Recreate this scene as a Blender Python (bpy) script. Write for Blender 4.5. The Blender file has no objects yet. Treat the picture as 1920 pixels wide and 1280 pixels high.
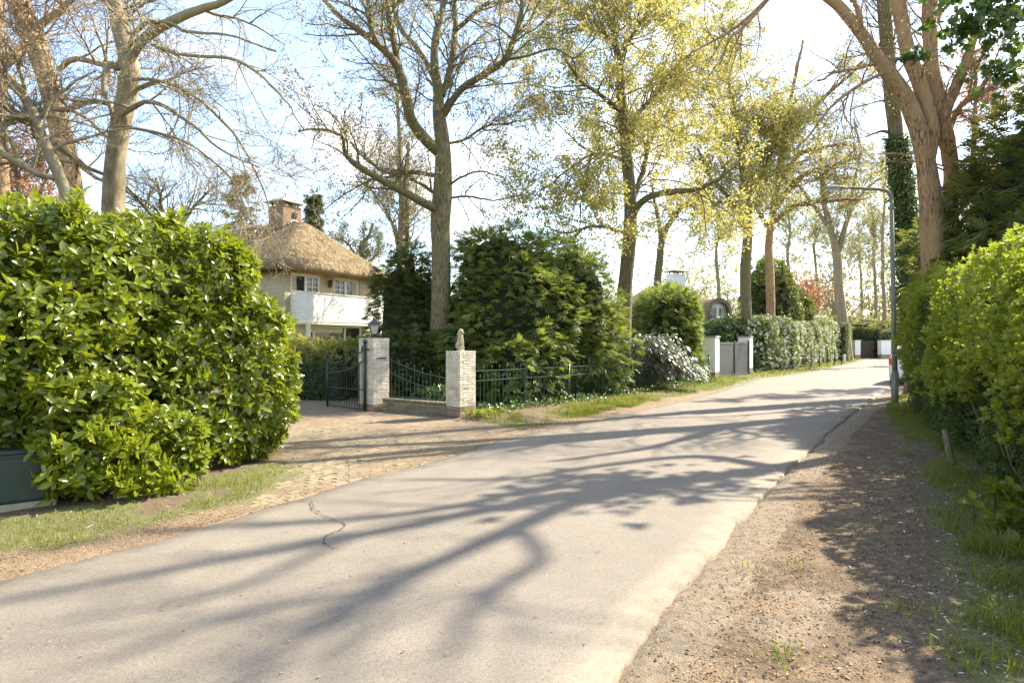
import bpy, math, random
import numpy as np
from mathutils import Vector, Matrix

# ------------------------------------------------------------------ camera, sky, sun, exposure
F, CH = 1150.0, 1.65                      # focal length in photo pixels, eye height
SC = bpy.context.scene
cam_d = bpy.data.cameras.new('camera')
cam_d.lens = 36.0 * F / 1920.0
cam_d.sensor_width = 36.0
cam_d.clip_start = 0.05
cam_d.clip_end = 3000
cam = bpy.data.objects.new('camera', cam_d)
cam.location = (0, 0, CH)
cam.rotation_euler = (math.radians(90), 0, 0)
SC.collection.objects.link(cam)
SC.camera = cam

SUN_AZ, SUN_EL = math.radians(60), math.radians(42)      # azimuth measured from +Y towards +X
SUN_DIR = Vector((math.sin(SUN_AZ) * math.cos(SUN_EL), math.cos(SUN_AZ) * math.cos(SUN_EL), math.sin(SUN_EL)))
sun_d = bpy.data.lights.new('sun', 'SUN')
sun_d.energy = 3.7
sun_d.angle = math.radians(0.55)
sun_d.color = (1.0, 0.90, 0.73)
sun = bpy.data.objects.new('sun', sun_d)
sun.rotation_euler = SUN_DIR.to_track_quat('Z', 'Y').to_euler()
SC.collection.objects.link(sun)

world = bpy.data.worlds.new('World')
SC.world = world
world.use_nodes = True
wn, wl = world.node_tree.nodes, world.node_tree.links
wn.clear()
w_out = wn.new('ShaderNodeOutputWorld')
w_bg = wn.new('ShaderNodeBackground')
w_bg.inputs['Strength'].default_value = 0.125
sky = wn.new('ShaderNodeTexSky')
sky.sky_type = 'NISHITA'
sky.sun_disc = False
sky.sun_elevation = SUN_EL
sky.sun_rotation = SUN_AZ
sky.dust_density = 0.8
w_geo = wn.new('ShaderNodeTexCoord')
w_sep = wn.new('ShaderNodeSeparateXYZ')
wl.new(w_geo.outputs['Generated'], w_sep.inputs[0])
w_add = wn.new('ShaderNodeMath'); w_add.operation = 'ADD'; w_add.inputs[1].default_value = 0.22
w_max = wn.new('ShaderNodeMath'); w_max.operation = 'MAXIMUM'; w_max.inputs[1].default_value = 0.02
wl.new(w_sep.outputs['Z'], w_max.inputs[0]); wl.new(w_max.outputs[0], w_add.inputs[0])
w_div = wn.new('ShaderNodeVectorMath'); w_div.operation = 'DIVIDE'
w_cmb = wn.new('ShaderNodeCombineXYZ')
for k in range(3):
    wl.new(w_add.outputs[0], w_cmb.inputs[k])
wl.new(w_geo.outputs['Generated'], w_div.inputs[0]); wl.new(w_cmb.outputs[0], w_div.inputs[1])
w_map = wn.new('ShaderNodeMapping'); w_map.inputs['Location'].default_value = (1.3, 0.4, 0.0)
wl.new(w_div.outputs[0], w_map.inputs[0])
w_noi = wn.new('ShaderNodeTexNoise'); w_noi.inputs['Scale'].default_value = 1.35; w_noi.inputs['Detail'].default_value = 9
w_noi.inputs['Roughness'].default_value = 0.56
wl.new(w_map.outputs[0], w_noi.inputs['Vector'])
w_rmp = wn.new('ShaderNodeValToRGB')
w_rmp.color_ramp.elements[0].position = 0.51; w_rmp.color_ramp.elements[1].position = 0.66
w_rmp.color_ramp.elements[0].color = (0.06, 0.06, 0.06, 1)
w_rmp.color_ramp.elements[1].color = (0.95, 0.95, 0.95, 1)
wl.new(w_noi.outputs['Fac'], w_rmp.inputs[0])
w_mix = wn.new('ShaderNodeMix'); w_mix.data_type = 'RGBA'
w_mix.inputs[7].default_value = (4.3, 3.98, 3.45, 1)
wl.new(w_rmp.outputs[0], w_mix.inputs[0]); wl.new(sky.outputs[0], w_mix.inputs[6])
wl.new(w_mix.outputs[2], w_bg.inputs[0]); wl.new(w_bg.outputs[0], w_out.inputs[0])

SC.view_settings.view_transform = 'Standard'
SC.view_settings.look = 'None'
SC.view_settings.gamma = 1
SC.view_settings.use_curve_mapping = False
SC.view_settings.exposure = 2.03
SC.cycles.max_bounces = 6
SC.cycles.transparent_max_bounces = 4

# ------------------------------------------------------------------ helpers
C = SC.collection
R0 = np.random.default_rng(7)

def W(px, py, Y):
    return np.array([(px - 960) / F * Y, Y, CH - (py - 640) / F * Y])

def G(px, py):
    d = py - 640.0
    return np.array([(px - 960) * CH / d, F * CH / d])

def link(name, me, mat=None, parent=None):
    o = bpy.data.objects.new(name, me)
    if mat is not None and me is not None and len(me.materials) == 0:
        me.materials.append(mat)
    C.objects.link(o)
    if parent is not None:
        o.parent = parent
    return o

def mesh(V, faces, var=None, smooth=False):
    """V (n,3); faces: list of (m,k) int arrays; var: per-vertex float attribute"""
    V = np.asarray(V, dtype=np.float32).reshape(-1, 3)
    faces = [np.asarray(f, dtype=np.int32) for f in faces if len(f)]
    me = bpy.data.meshes.new('m')
    me.vertices.add(len(V)); me.vertices.foreach_set('co', V.ravel())
    idx = np.concatenate([f.ravel() for f in faces])
    tot = np.concatenate([np.full(len(f), f.shape[1], np.int32) for f in faces])
    st = np.concatenate([[0], np.cumsum(tot)[:-1]]).astype(np.int32)
    me.loops.add(len(idx)); me.loops.foreach_set('vertex_index', idx)
    me.polygons.add(len(tot)); me.polygons.foreach_set('loop_start', st); me.polygons.foreach_set('loop_total', tot)
    me.polygons.foreach_set('use_smooth', np.full(len(tot), bool(smooth)))
    if var is not None:
        a = me.attributes.new('var', 'FLOAT', 'POINT'); a.data.foreach_set('value', np.asarray(var, np.float32))
    me.update(calc_edges=True)
    return me

class MB:
    """collects boxes, tubes and polygons in one mesh"""
    def __init__(s): s.V = []; s.F = []; s.n = 0
    def add(s, V, Fs):
        V = np.asarray(V, float).reshape(-1, 3)
        for f in Fs:
            f = np.asarray(f)
            if len(f): s.F.append(f + s.n)
        s.V.append(V); s.n += len(V); return s
    def box(s, c, size, rz=0.0, bev=0.0):
        hx, hy, hz = [v / 2 for v in size]
        if bev > 0:
            b = min(bev, hx * .9, hy * .9, hz * .9); P = []
            for sx in (-1, 1):
                for sy in (-1, 1):
                    for sz in (-1, 1):
                        P += [(sx * hx, sy * (hy - b), sz * (hz - b)), (sx * (hx - b), sy * hy, sz * (hz - b)), (sx * (hx - b), sy * (hy - b), sz * hz)]
            P = np.array(P)
            def i(sx, sy, sz, k): return ((sx * 4) + (sy * 2) + sz) * 3 + k
            Q, T = [], []
            for k, perm in ((0, None), (1, None), (2, None)):
                for sgn in (0, 1):
                    ring = [(0, 0), (1, 0), (1, 1), (0, 1)]
                    if k == 0: q = [i(sgn, a, b2, 0) for a, b2 in ring]; fl = sgn == 0
                    elif k == 1: q = [i(a, sgn, b2, 1) for a, b2 in ring]; fl = sgn == 1
                    else: q = [i(a, b2, sgn, 2) for a, b2 in ring]; fl = sgn == 0
                    Q.append(q[::-1] if fl else q)
            for sx in (0, 1):
                for sy in (0, 1):
                    for sz in (0, 1):
                        t = [i(sx, sy, sz, 0), i(sx, sy, sz, 1), i(sx, sy, sz, 2)]
                        T.append(t if (sx + sy + sz) % 2 else t[::-1])
            for a in (0, 1):
                for c2 in (0, 1):
                    q = [i(a, c2, 0, 0), i(a, c2, 0, 1), i(a, c2, 1, 1), i(a, c2, 1, 0)]; Q.append(q if (a + c2) % 2 else q[::-1])
                    q = [i(a, 0, c2, 0), i(a, 0, c2, 2), i(a, 1, c2, 2), i(a, 1, c2, 0)]; Q.append(q[::-1] if (a + c2) % 2 else q)
                    q = [i(0, a, c2, 1), i(0, a, c2, 2), i(1, a, c2, 2), i(1, a, c2, 1)]; Q.append(q if (a + c2) % 2 else q[::-1])
            Fs = [np.array(Q), np.array(T)]
        else:
            P = np.array([(x, y, z) for x in (-hx, hx) for y in (-hy, hy) for z in (-hz, hz)])
            Fs = [np.array([(0, 1, 3, 2), (4, 6, 7, 5), (0, 4, 5, 1), (2, 3, 7, 6), (0, 2, 6, 4), (1, 5, 7, 3)])]
        ca, sa = math.cos(rz), math.sin(rz)
        P = np.stack([P[:, 0] * ca - P[:, 1] * sa + c[0], P[:, 0] * sa + P[:, 1] * ca + c[1], P[:, 2] + c[2]], 1)
        return s.add(P, Fs)
    def tube(s, pts, r, sides=8, cap=True):
        pts = np.asarray(pts, float); k = len(pts)
        V, Fq = tubes(pts[None], np.broadcast_to(np.asarray(r, float), (k,))[None], sides)
        Fs = [Fq]
        if cap:
            Fs += [np.arange(sides)[None, ::-1], (np.arange(sides) + (k - 1) * sides)[None]]
        return s.add(V, Fs)
    def lathe(s, prof, c=(0, 0, 0), sides=16):
        a = np.arange(sides) * 2 * math.pi / sides
        V = np.concatenate([np.stack([r * np.cos(a), r * np.sin(a), np.full(sides, z)], 1) for r, z in prof]) + np.array(c)
        Q = []
        for j in range(len(prof) - 1):
            for i2 in range(sides):
                Q.append((j * sides + i2, j * sides + (i2 + 1) % sides, (j + 1) * sides + (i2 + 1) % sides, (j + 1) * sides + i2))
        return s.add(V, [np.array(Q)])
    def prism(s, poly, axis_vec, origin, ux, uz):
        """poly in (a,b) coordinates of axes ux,uz; extruded along axis_vec"""
        poly = np.asarray(poly, float); n = len(poly)
        A = np.asarray(origin) + poly[:, :1] * np.asarray(ux) + poly[:, 1:] * np.asarray(uz)
        B = A + np.asarray(axis_vec)
        side = np.array([(i, (i + 1) % n, n + (i + 1) % n, n + i) for i in range(n)])
        return s.add(np.concatenate([A, B]), [side, np.arange(n)[None, ::-1], (np.arange(n) + n)[None]])
    def mesh(s, smooth=False, var=None):
        return mesh(np.concatenate(s.V), s.F, smooth=smooth, var=var)
    def build(s, name, mat, parent=None, smooth=False):
        return link(name, s.mesh(smooth), mat, parent)

def tubes(P, R, sides):
    """P (N,k,3), R (N,k) -> verts, quads"""
    N, k, _ = P.shape
    T = np.empty_like(P); T[:, 1:-1] = P[:, 2:] - P[:, :-2]; T[:, 0] = P[:, 1] - P[:, 0]; T[:, -1] = P[:, -1] - P[:, -2]
    T /= np.linalg.norm(T, axis=2, keepdims=True) + 1e-9
    ref = np.zeros((N, 1, 3)); m = T.mean(1)
    ax = np.argmin(np.abs(m), axis=1); ref[np.arange(N), 0, ax] = 1
    A = np.cross(T, np.broadcast_to(ref, T.shape)); A /= np.linalg.norm(A, axis=2, keepdims=True) + 1e-9
    B = np.cross(T, A)
    ang = np.arange(sides) * 2 * math.pi / sides
    V = P[:, :, None] + R[:, :, None, None] * (A[:, :, None] * np.cos(ang)[None, None, :, None] + B[:, :, None] * np.sin(ang)[None, None, :, None])
    i = np.arange(sides); j = (i + 1) % sides
    base = (np.arange(N)[:, None, None] * k + np.arange(k - 1)[None, :, None]) * sides
    Q = np.stack([base + i, base + j, base + sides + j, base + sides + i], -1).reshape(-1, 4)
    return V.reshape(-1, 3), Q

def catmull(pts, m):
    pts = np.asarray(pts, float); n = len(pts)
    if n < 3:
        t = np.linspace(0, 1, m)[:, None]; return pts[0] * (1 - t) + pts[-1] * t
    Q = np.concatenate([[2 * pts[0] - pts[1]], pts, [2 * pts[-1] - pts[-2]]])
    s = np.linspace(0, n - 1 - 1e-6, m); i = s.astype(int); t = (s - i)[:, None]
    a, b, c, d = Q[i], Q[i + 1], Q[i + 2], Q[i + 3]
    return 0.5 * (2 * b + (c - a) * t + (2 * a - 5 * b + 4 * c - d) * t * t + (3 * b - a - 3 * c + d) * t ** 3)

def unit(v): return v / (np.linalg.norm(v, axis=-1, keepdims=True) + 1e-9)

def hash3(i, j, k, seed=0):
    h = (i * 374761393 + j * 668265263 + k * 2147483647 + seed * 1274126177) & 0xffffffff
    h = ((h ^ (h >> 13)) * 1274126177) & 0xffffffff
    return ((h ^ (h >> 16)) & 0xffff) / 65535.0

def noise3(p, seed=0):
    p = np.asarray(p, float); i = np.floor(p).astype(np.int64); f = p - i; f = f * f * (3 - 2 * f)
    r = 0
    for dx in (0, 1):
        for dy in (0, 1):
            for dz in (0, 1):
                w = (f[..., 0] if dx else 1 - f[..., 0]) * (f[..., 1] if dy else 1 - f[..., 1]) * (f[..., 2] if dz else 1 - f[..., 2])
                r = r + w * hash3(i[..., 0] + dx, i[..., 1] + dy, i[..., 2] + dz, seed)
    return r
def noise2(x, y, s=1.0, seed=0):
    return noise3(np.stack([x * s, y * s, np.zeros_like(x) + seed * 7.3], -1), seed)
def fbm2(x, y, s=1.0, seed=0, o=3):
    return sum(noise2(x, y, s * 2 ** k, seed + k) * 0.5 ** k for k in range(o)) / (2 - 0.5 ** (o - 1))

def tag(o, label, cat, group=None):
    o['label'] = label; o['category'] = cat
    if group: o['group'] = group
    return o
def empty(name, loc, label=None, cat=None, group=None, rz=0):
    o = bpy.data.objects.new(name, None); C.objects.link(o); o.location = loc; o.rotation_euler = (0, 0, rz)
    o.empty_display_size = 0.2
    if label: tag(o, label, cat, group)
    return o
def keep(o, parent):
    """parent without moving (mesh is in world coordinates)"""
    o.parent = parent
    l, rz = parent.location, parent.rotation_euler.z
    o.matrix_parent_inverse = (Matrix.Translation(l) @ Matrix.Rotation(rz, 4, 'Z')).inverted()
    return o
def stuff(o): o['kind'] = 'stuff'; return o
def structure(o): o['kind'] = 'structure'; return o

# ------------------------------------------------------------------ materials
def mat_new(name):
    m = bpy.data.materials.new(name); m.use_nodes = True
    nt = m.node_tree; b = nt.nodes['Principled BSDF']
    return m, nt, b
def ramp(nt, fac, stops):
    r = nt.nodes.new('ShaderNodeValToRGB'); e = r.color_ramp.elements
    e[0].position = stops[0][0]; e[0].color = (*stops[0][1], 1); e[1].position = stops[-1][0]; e[1].color = (*stops[-1][1], 1)
    for p, c in stops[1:-1]:
        x = e.new(p); x.color = (*c, 1)
    nt.links.new(fac, r.inputs[0]); return r.outputs[0]
def noise(nt, scale, detail=4, rough=.55, vec=None, stretch=None, coord='Object'):
    n = nt.nodes.new('ShaderNodeTexNoise'); n.inputs['Scale'].default_value = scale; n.inputs['Detail'].default_value = detail
    n.inputs['Roughness'].default_value = rough
    tc = nt.nodes.new('ShaderNodeTexCoord'); v = tc.outputs[coord]
    if stretch:
        mp = nt.nodes.new('ShaderNodeMapping'); mp.inputs['Scale'].default_value = stretch
        nt.links.new(v, mp.inputs[0]); v = mp.outputs[0]
    nt.links.new(v, n.inputs['Vector']); return n.outputs['Fac']
def mixc(nt, fac, a, b):
    m = nt.nodes.new('ShaderNodeMix'); m.data_type = 'RGBA'
    for s, v in ((0, fac), (6, a), (7, b)):
        if isinstance(v, (int, float)): m.inputs[s].default_value = v
        elif isinstance(v, tuple): m.inputs[s].default_value = (*v, 1)
        else: nt.links.new(v, m.inputs[s])
    return m.outputs[2]
def bump(nt, b, h, strength=.3, dist=.02):
    n = nt.nodes.new('ShaderNodeBump'); n.inputs['Strength'].default_value = strength; n.inputs['Distance'].default_value = dist
    nt.links.new(h, n.inputs['Height']); nt.links.new(n.outputs[0], b.inputs['Normal'])
def math_n(nt, op, a, b=None):
    m = nt.nodes.new('ShaderNodeMath'); m.operation = op
    for s, v in ((0, a), (1, b)):
        if v is None: continue
        if isinstance(v, (int, float)): m.inputs[s].default_value = v
        else: nt.links.new(v, m.inputs[s])
    return m.outputs[0]

def plain(name, col, rough=.6, metal=0, var=.25, scale=6, bmp=.1):
    m, nt, b = mat_new(name)
    n = noise(nt, scale, 5)
    nt.links.new(ramp(nt, n, [(.3, tuple(c * (1 - var) for c in col)), (.7, tuple(min(1, c * (1 + var * .6)) for c in col))]), b.inputs['Base Color'])
    b.inputs['Roughness'].default_value = rough; b.inputs['Metallic'].default_value = metal
    if bmp: bump(nt, b, noise(nt, scale * 8, 4), bmp, .005)
    return m

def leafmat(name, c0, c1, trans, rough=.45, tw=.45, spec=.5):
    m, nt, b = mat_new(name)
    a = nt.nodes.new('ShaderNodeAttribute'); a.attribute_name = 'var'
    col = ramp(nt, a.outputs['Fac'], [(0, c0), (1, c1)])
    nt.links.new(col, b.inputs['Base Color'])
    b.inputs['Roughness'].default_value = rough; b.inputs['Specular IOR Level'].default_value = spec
    t = nt.nodes.new('ShaderNodeBsdfTranslucent')
    k = max(c1)
    nt.links.new(mixc(nt, a.outputs['Fac'], tuple(x * .6 for x in trans), trans), t.inputs[0])
    ms = nt.nodes.new('ShaderNodeMixShader'); ms.inputs[0].default_value = tw
    nt.links.new(b.outputs[0], ms.inputs[1]); nt.links.new(t.outputs[0], ms.inputs[2])
    nt.links.new(ms.outputs[0], nt.nodes['Material Output'].inputs[0])
    return m

def bark(name, c0, c1, stretch, scale=3, bmp=.8, dist=.04, c2=None):
    m, nt, b = mat_new(name)
    n = noise(nt, scale, 8, .65, stretch=stretch)
    big = noise(nt, 1.3, 3)
    col = ramp(nt, n, [(.38, c0), (.60, c1)])
    if c2: col = mixc(nt, ramp(nt, big, [(.45, (0, 0, 0)), (.65, (1, 1, 1))]), col, c2)
    nt.links.new(col, b.inputs['Base Color']); b.inputs['Roughness'].default_value = .9
    bump(nt, b, n, bmp, dist)
    return m

M = {}
M['laurel'] = leafmat('laurel_leaf', (.070, .098, .007), (.235, .28, .02), (.40, .46, .022), .26, .34, .6)
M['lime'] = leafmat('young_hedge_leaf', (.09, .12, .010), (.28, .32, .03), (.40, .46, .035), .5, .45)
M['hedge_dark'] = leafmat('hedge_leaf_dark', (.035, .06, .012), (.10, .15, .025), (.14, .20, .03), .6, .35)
M['clipped'] = leafmat('clipped_hedge_leaf', (.12, .14, .05), (.25, .26, .10), (.28, .32, .10), .6, .3)
M['conifer'] = leafmat('conifer_spray', (.075, .115, .026), (.29, .345, .085), (.34, .40, .055), .5, .4)
M['yew'] = leafmat('dark_evergreen_spray', (.055, .080, .020), (.20, .23, .065), (.24, .27, .04), .5, .36)
M['spruce'] = leafmat('grey_green_needles', (.08, .10, .05), (.24, .25, .12), (.2, .22, .09), .6, .3)
M['spring'] = leafmat('spring_leaf', (.34, .305, .075), (.53, .48, .155), (.68, .62, .17), .6, .47)
M['bud'] = leafmat('opening_bud', (.30, .24, .09), (.52, .44, .20), (.60, .52, .20), .6, .4)
M['maple'] = leafmat('red_maple_leaf', (.36, .15, .07), (.58, .28, .14), (.62, .28, .13), .6, .4)
M['shrub'] = leafmat('yellow_green_shrub_leaf', (.17, .19, .03), (.40, .38, .09), (.48, .48, .08), .45, .4)
M['hedge_light'] = leafmat('hedge_leaf_mid', (.07, .10, .02), (.25, .29, .07), (.3, .35, .06), .4, .35)
M['pale'] = leafmat('glossy_pale_leaf', (.16, .18, .10), (.46, .48, .38), (.25, .30, .12), .25, .2, .8)
M['ivy'] = leafmat('ivy_leaf', (.035, .07, .014), (.12, .19, .035), (.14, .22, .03), .35, .3)
M['blossom'] = leafmat('white_blossom', (.62, .60, .50), (.85, .84, .76), (.7, .7, .6), .6, .3)
M['grass'] = leafmat('grass_blade', (.09, .11, .012), (.24, .255, .03), (.32, .35, .03), .5, .42)
M['litter'] = leafmat('dry_litter', (.15, .08, .035), (.44, .30, .16), (.3, .2, .1), .8, .15)
M['chips'] = leafmat('pale_chips', (.36, .30, .22), (.78, .72, .62), (.4, .35, .25), .7, .1)
M['pebble'] = leafmat('small_stones', (.10, .075, .05), (.32, .25, .17), (.1, .1, .1), .85, .0)
M['far'] = leafmat('woodland_leaf', (.20, .19, .07), (.42, .39, .15), (.48, .46, .16), .7, .4)
M['bark_beech'] = bark('beech_bark', (.15, .115, .068), (.30, .24, .15), (5, 5, 2.5), 2.0, .4, .015, (.24, .215, .12))
M['bark_pine'] = bark('pine_bark', (.13, .08, .04), (.50, .34, .18), (9, 9, 3.2), 2.6, 1.0, .03)
M['bark_oak'] = bark('oak_bark', (.06, .048, .024), (.23, .185, .10), (10, 10, 2.2), 2.6, .9, .025, (.15, .14, .05))
M['bark_rough'] = bark('furrowed_red_bark', (.10, .058, .028), (.50, .315, .16), (12, 12, 1.9), 2.2, 1.0, .06, (.40, .26, .13))
M['bark_pale'] = bark('pale_young_bark', (.17, .135, .085), (.32, .26, .165), (8, 8, 2), 3, .5, .015)
M['twig'] = plain('twig_brown', (.22, .165, .095), .9, bmp=0)
M['twig_pale'] = plain('twig_pale', (.36, .29, .18), .9, bmp=0)
M['twig_dark'] = plain('twig_dark', (.075, .055, .03), .9, bmp=0)
M['inner'] = plain('shade_core', (.022, .03, .009), .95, scale=9, var=.5, bmp=.5)  # near-black: shade inside foliage put into the colour; also used for bark bits
M['iron_green'] = plain('green_painted_iron', (.045, .085, .06), .38, var=.25, scale=10)
M['iron_black'] = plain('dark_green_iron', (.02, .035, .025), .4, var=.3, scale=10)
M['lamp_steel'] = bark('galvanised_post', (.13, .13, .095), (.27, .27, .20), (12, 12, 1.2), 2, .1, .003)
M['white_paint'] = plain('white_paint', (.80, .79, .75), .45, var=.06, scale=3)
M['cream_paint'] = plain('cream_paint', (.70, .66, .53), .5, var=.08, scale=3)
M['white_render'] = plain('white_render', (.84, .83, .79), .85, var=.08, scale=1.5, bmp=.25)
M['slab_grey'] = plain('grey_slab', (.33, .32, .29), .8, var=.2, scale=8)
M['gate_grey'] = plain('grey_stained_board', (.05, .053, .047), .65, var=.2, scale=4)
M['black'] = plain('black_metal', (.02, .02, .02), .4, bmp=0)
M['stone'] = plain('carved_stone', (.42, .36, .25), .9, var=.35, scale=12, bmp=.6)
M['lead'] = plain('lead_sheet', (.30, .29, .26), .6, var=.25, scale=4)
M['ridge'] = plain('ridge_tile', (.52, .49, .42), .8, var=.3, scale=5, bmp=.4)
M['mortar'] = plain('mortar', (.36, .32, .23), .95, var=.3, scale=14, bmp=.5)
M['rubber'] = plain('tyre_rubber', (.02, .02, .02), .8, bmp=0)
M['concrete'] = plain('mossy_concrete', (.30, .27, .17), .9, var=.4, scale=6, bmp=.4)
M['curtain'] = plain('pale_curtain', (.45, .42, .36), .9, var=.2, scale=8, bmp=0)
M['dark_room'] = plain('dark_interior', (.03, .028, .024), .9, bmp=0)
M['thatch_trim'] = plain('orange_roof_tile', (.45, .20, .09), .8, var=.3, scale=8)

def mat_cabinet():
    m, nt, b = mat_new('dark_green_cabinet_paint')
    n = noise(nt, 3, 6, .6); s = noise(nt, 40, 3, .7)
    c = ramp(nt, n, [(.3, (.009, .024, .016)), (.7, (.016, .038, .026))])
    c = mixc(nt, ramp(nt, s, [(.70, (0, 0, 0)), (.78, (.5, .5, .5))]), c, (.12, .14, .11))
    nt.links.new(c, b.inputs['Base Color']); b.inputs['Roughness'].default_value = .45
    bump(nt, b, n, .05, .01); return m
M['cabinet'] = mat_cabinet()

def mat_brick(name, c0, c1, dirt, bm=.4):
    m, nt, b = mat_new(name)
    oi = nt.nodes.new('ShaderNodeObjectInfo')
    c = ramp(nt, oi.outputs['Random'], [(0, c0), (1, c1)])
    g = noise(nt, 16, 5, .6, coord='Object')
    geo = nt.nodes.new('ShaderNodeNewGeometry')
    n2 = nt.nodes.new('ShaderNodeTexNoise'); n2.inputs['Scale'].default_value = 5; n2.inputs['Detail'].default_value = 6
    nt.links.new(geo.outputs['Position'], n2.inputs['Vector'])
    c = mixc(nt, ramp(nt, n2.outputs['Fac'], [(.48, (0, 0, 0)), (.68, (.75, .75, .75))]), c, dirt)
    nt.links.new(c, b.inputs['Base Color']); b.inputs['Roughness'].default_value = .85
    if bm: bump(nt, b, n2.outputs['Fac'], bm, .006)
    return m
M['brick_white'] = mat_brick('whitewashed_brick', (.50, .46, .36), (.64, .59, .48), (.36, .30, .17))
M['brick_red'] = mat_brick('red_brown_brick', (.17, .11, .07), (.32, .21, .13), (.15, .13, .07))
M['brick_dark'] = mat_brick('mossy_dark_brick', (.12, .095, .065), (.22, .17, .115), (.12, .12, .06))
M['cobble'] = mat_brick('worn_clinker', (.16, .13, .08), (.25, .205, .13), (.19, .165, .065))
M['board'] = mat_brick('painted_board', (.80, .79, .75), (.84, .83, .79), (.78, .77, .72), 0)

def mat_wall_brick(name, c0, c1, mort):
    m, nt, b = mat_new(name)
    tc = nt.nodes.new('ShaderNodeTexCoord')
    bt = nt.nodes.new('ShaderNodeTexBrick')
    bt.inputs['Color1'].default_value = (*c0, 1); bt.inputs['Color2'].default_value = (*c1, 1); bt.inputs['Mortar'].default_value = (*mort, 1)
    bt.inputs['Scale'].default_value = 1; bt.inputs['Brick Width'].default_value = .22; bt.inputs['Row Height'].default_value = .06
    bt.inputs['Mortar Size'].default_value = .007
    sp = nt.nodes.new('ShaderNodeSeparateXYZ'); cb = nt.nodes.new('ShaderNodeCombineXYZ')
    nt.links.new(tc.outputs['Object'], sp.inputs[0])
    nt.links.new(math_n(nt, 'ADD', sp.outputs['X'], sp.outputs['Y']), cb.inputs['X']); nt.links.new(sp.outputs['Z'], cb.inputs['Y'])
    nt.links.new(cb.outputs[0], bt.inputs['Vector'])
    n = noise(nt, 4, 5)
    nt.links.new(mixc(nt, math_n(nt, 'MULTIPLY', n, .4), bt.outputs['Color'], tuple(x * .7 for x in c0)), b.inputs['Base Color'])
    b.inputs['Roughness'].default_value = .9
    inv = math_n(nt, 'SUBTRACT', 1.0, bt.outputs['Fac']); bump(nt, b, inv, .6, .01); return m
M['wall_yellow'] = mat_wall_brick('yellow_house_brick', (.56, .47, .30), (.44, .35, .21), (.55, .50, .40))

def mat_thatch():
    m, nt, b = mat_new('reed_thatch')
    a = noise(nt, 13, 6, .85); g = noise(nt, 2.0, 6, .6); f = noise(nt, 90, 2, .6)
    c = ramp(nt, a, [(.3, (.15, .105, .055)), (.55, (.32, .24, .13)), (.75, (.46, .36, .20))])
    c = mixc(nt, ramp(nt, g, [(.45, (0, 0, 0)), (.7, (.75, .75, .75))]), c, (.17, .13, .07))
    nt.links.new(c, b.inputs['Base Color']); b.inputs['Roughness'].default_value = .95
    bump(nt, b, math_n(nt, 'ADD', a, f), .9, .04); return m
M['thatch'] = mat_thatch()
M['straw'] = leafmat('straw_end', (.20, .145, .075), (.50, .40, .23), (.4, .3, .12), .8, .15)

def mat_glass():
    m, nt, b = mat_new('window_glass')
    b.inputs['Base Color'].default_value = (.03, .035, .035, 1); b.inputs['Roughness'].default_value = .03
    b.inputs['Specular IOR Level'].default_value = .5
    bump(nt, b, noise(nt, 2.5, 2), .05, .02); return m
M['glass'] = mat_glass()
def mat_frost():
    m, nt, b = mat_new('lantern_glass')
    b.inputs['Base Color'].default_value = (.62, .64, .62, 1); b.inputs['Roughness'].default_value = .25
    b.inputs['Transmission Weight'].default_value = .5; return m
M['frost'] = mat_frost()
def mat_car(name, col, metal=0, rough=.25):
    m, nt, b = mat_new(name)
    b.inputs['Base Color'].default_value = (*col, 1); b.inputs['Roughness'].default_value = rough; b.inputs['Metallic'].default_value = metal
    b.inputs['Coat Weight'].default_value = .6; return m
M['car_white'] = mat_car('car_paint', (.72, .73, .73)); M['tail_red'] = mat_car('tail_lamp_lens', (.6, .03, .02)); M['rim'] = mat_car('wheel_rim', (.5, .5, .5), .8)

def mat_road():
    m, nt, b = mat_new('worn_asphalt')
    geo = nt.nodes.new('ShaderNodeNewGeometry'); pos = geo.outputs['Position']
    def N(s, d, r=.6):
        n = nt.nodes.new('ShaderNodeTexNoise'); n.inputs['Scale'].default_value = s; n.inputs['Detail'].default_value = d; n.inputs['Roughness'].default_value = r
        nt.links.new(pos, n.inputs['Vector']); return n.outputs['Fac']
    big, mid, fine, grit = N(.5, 5), N(3, 7, .7), N(170, 3, .8), N(52, 4, .85)
    c = ramp(nt, big, [(.3, (.185, .158, .122)), (.7, (.245, .212, .168))])
    c = mixc(nt, ramp(nt, mid, [(.45, (0, 0, 0)), (.7, (.4, .4, .4))]), c, (.28, .235, .18))
    c = mixc(nt, ramp(nt, grit, [(.36, (.7, .7, .7)), (.47, (0, 0, 0))]), c, (.10, .085, .065))
    c = mixc(nt, ramp(nt, grit, [(.60, (0, 0, 0)), (.70, (.75, .75, .75))]), c, (.40, .36, .30))
    c = mixc(nt, ramp(nt, fine, [(.32, (.75, .75, .75)), (.5, (0, 0, 0))]), c, (.07, .06, .045))
    c = mixc(nt, ramp(nt, fine, [(.6, (0, 0, 0)), (.78, (.8, .8, .8))]), c, (.48, .42, .34))
    ea = nt.nodes.new('ShaderNodeAttribute'); ea.attribute_name = 'var'      # dust and grit collected at the edges
    dust = math_n(nt, 'MULTIPLY', ea.outputs['Fac'], ramp(nt, N(6, 6, .7), [(.35, (0, 0, 0)), (.62, (1, 1, 1))]))
    c = mixc(nt, dust, c, (.31, .26, .19))
    nt.links.new(c, b.inputs['Base Color']); b.inputs['Roughness'].default_value = .85
    bump(nt, b, math_n(nt, 'ADD', fine, grit), .6, .008); return m
M['road'] = mat_road()

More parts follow.
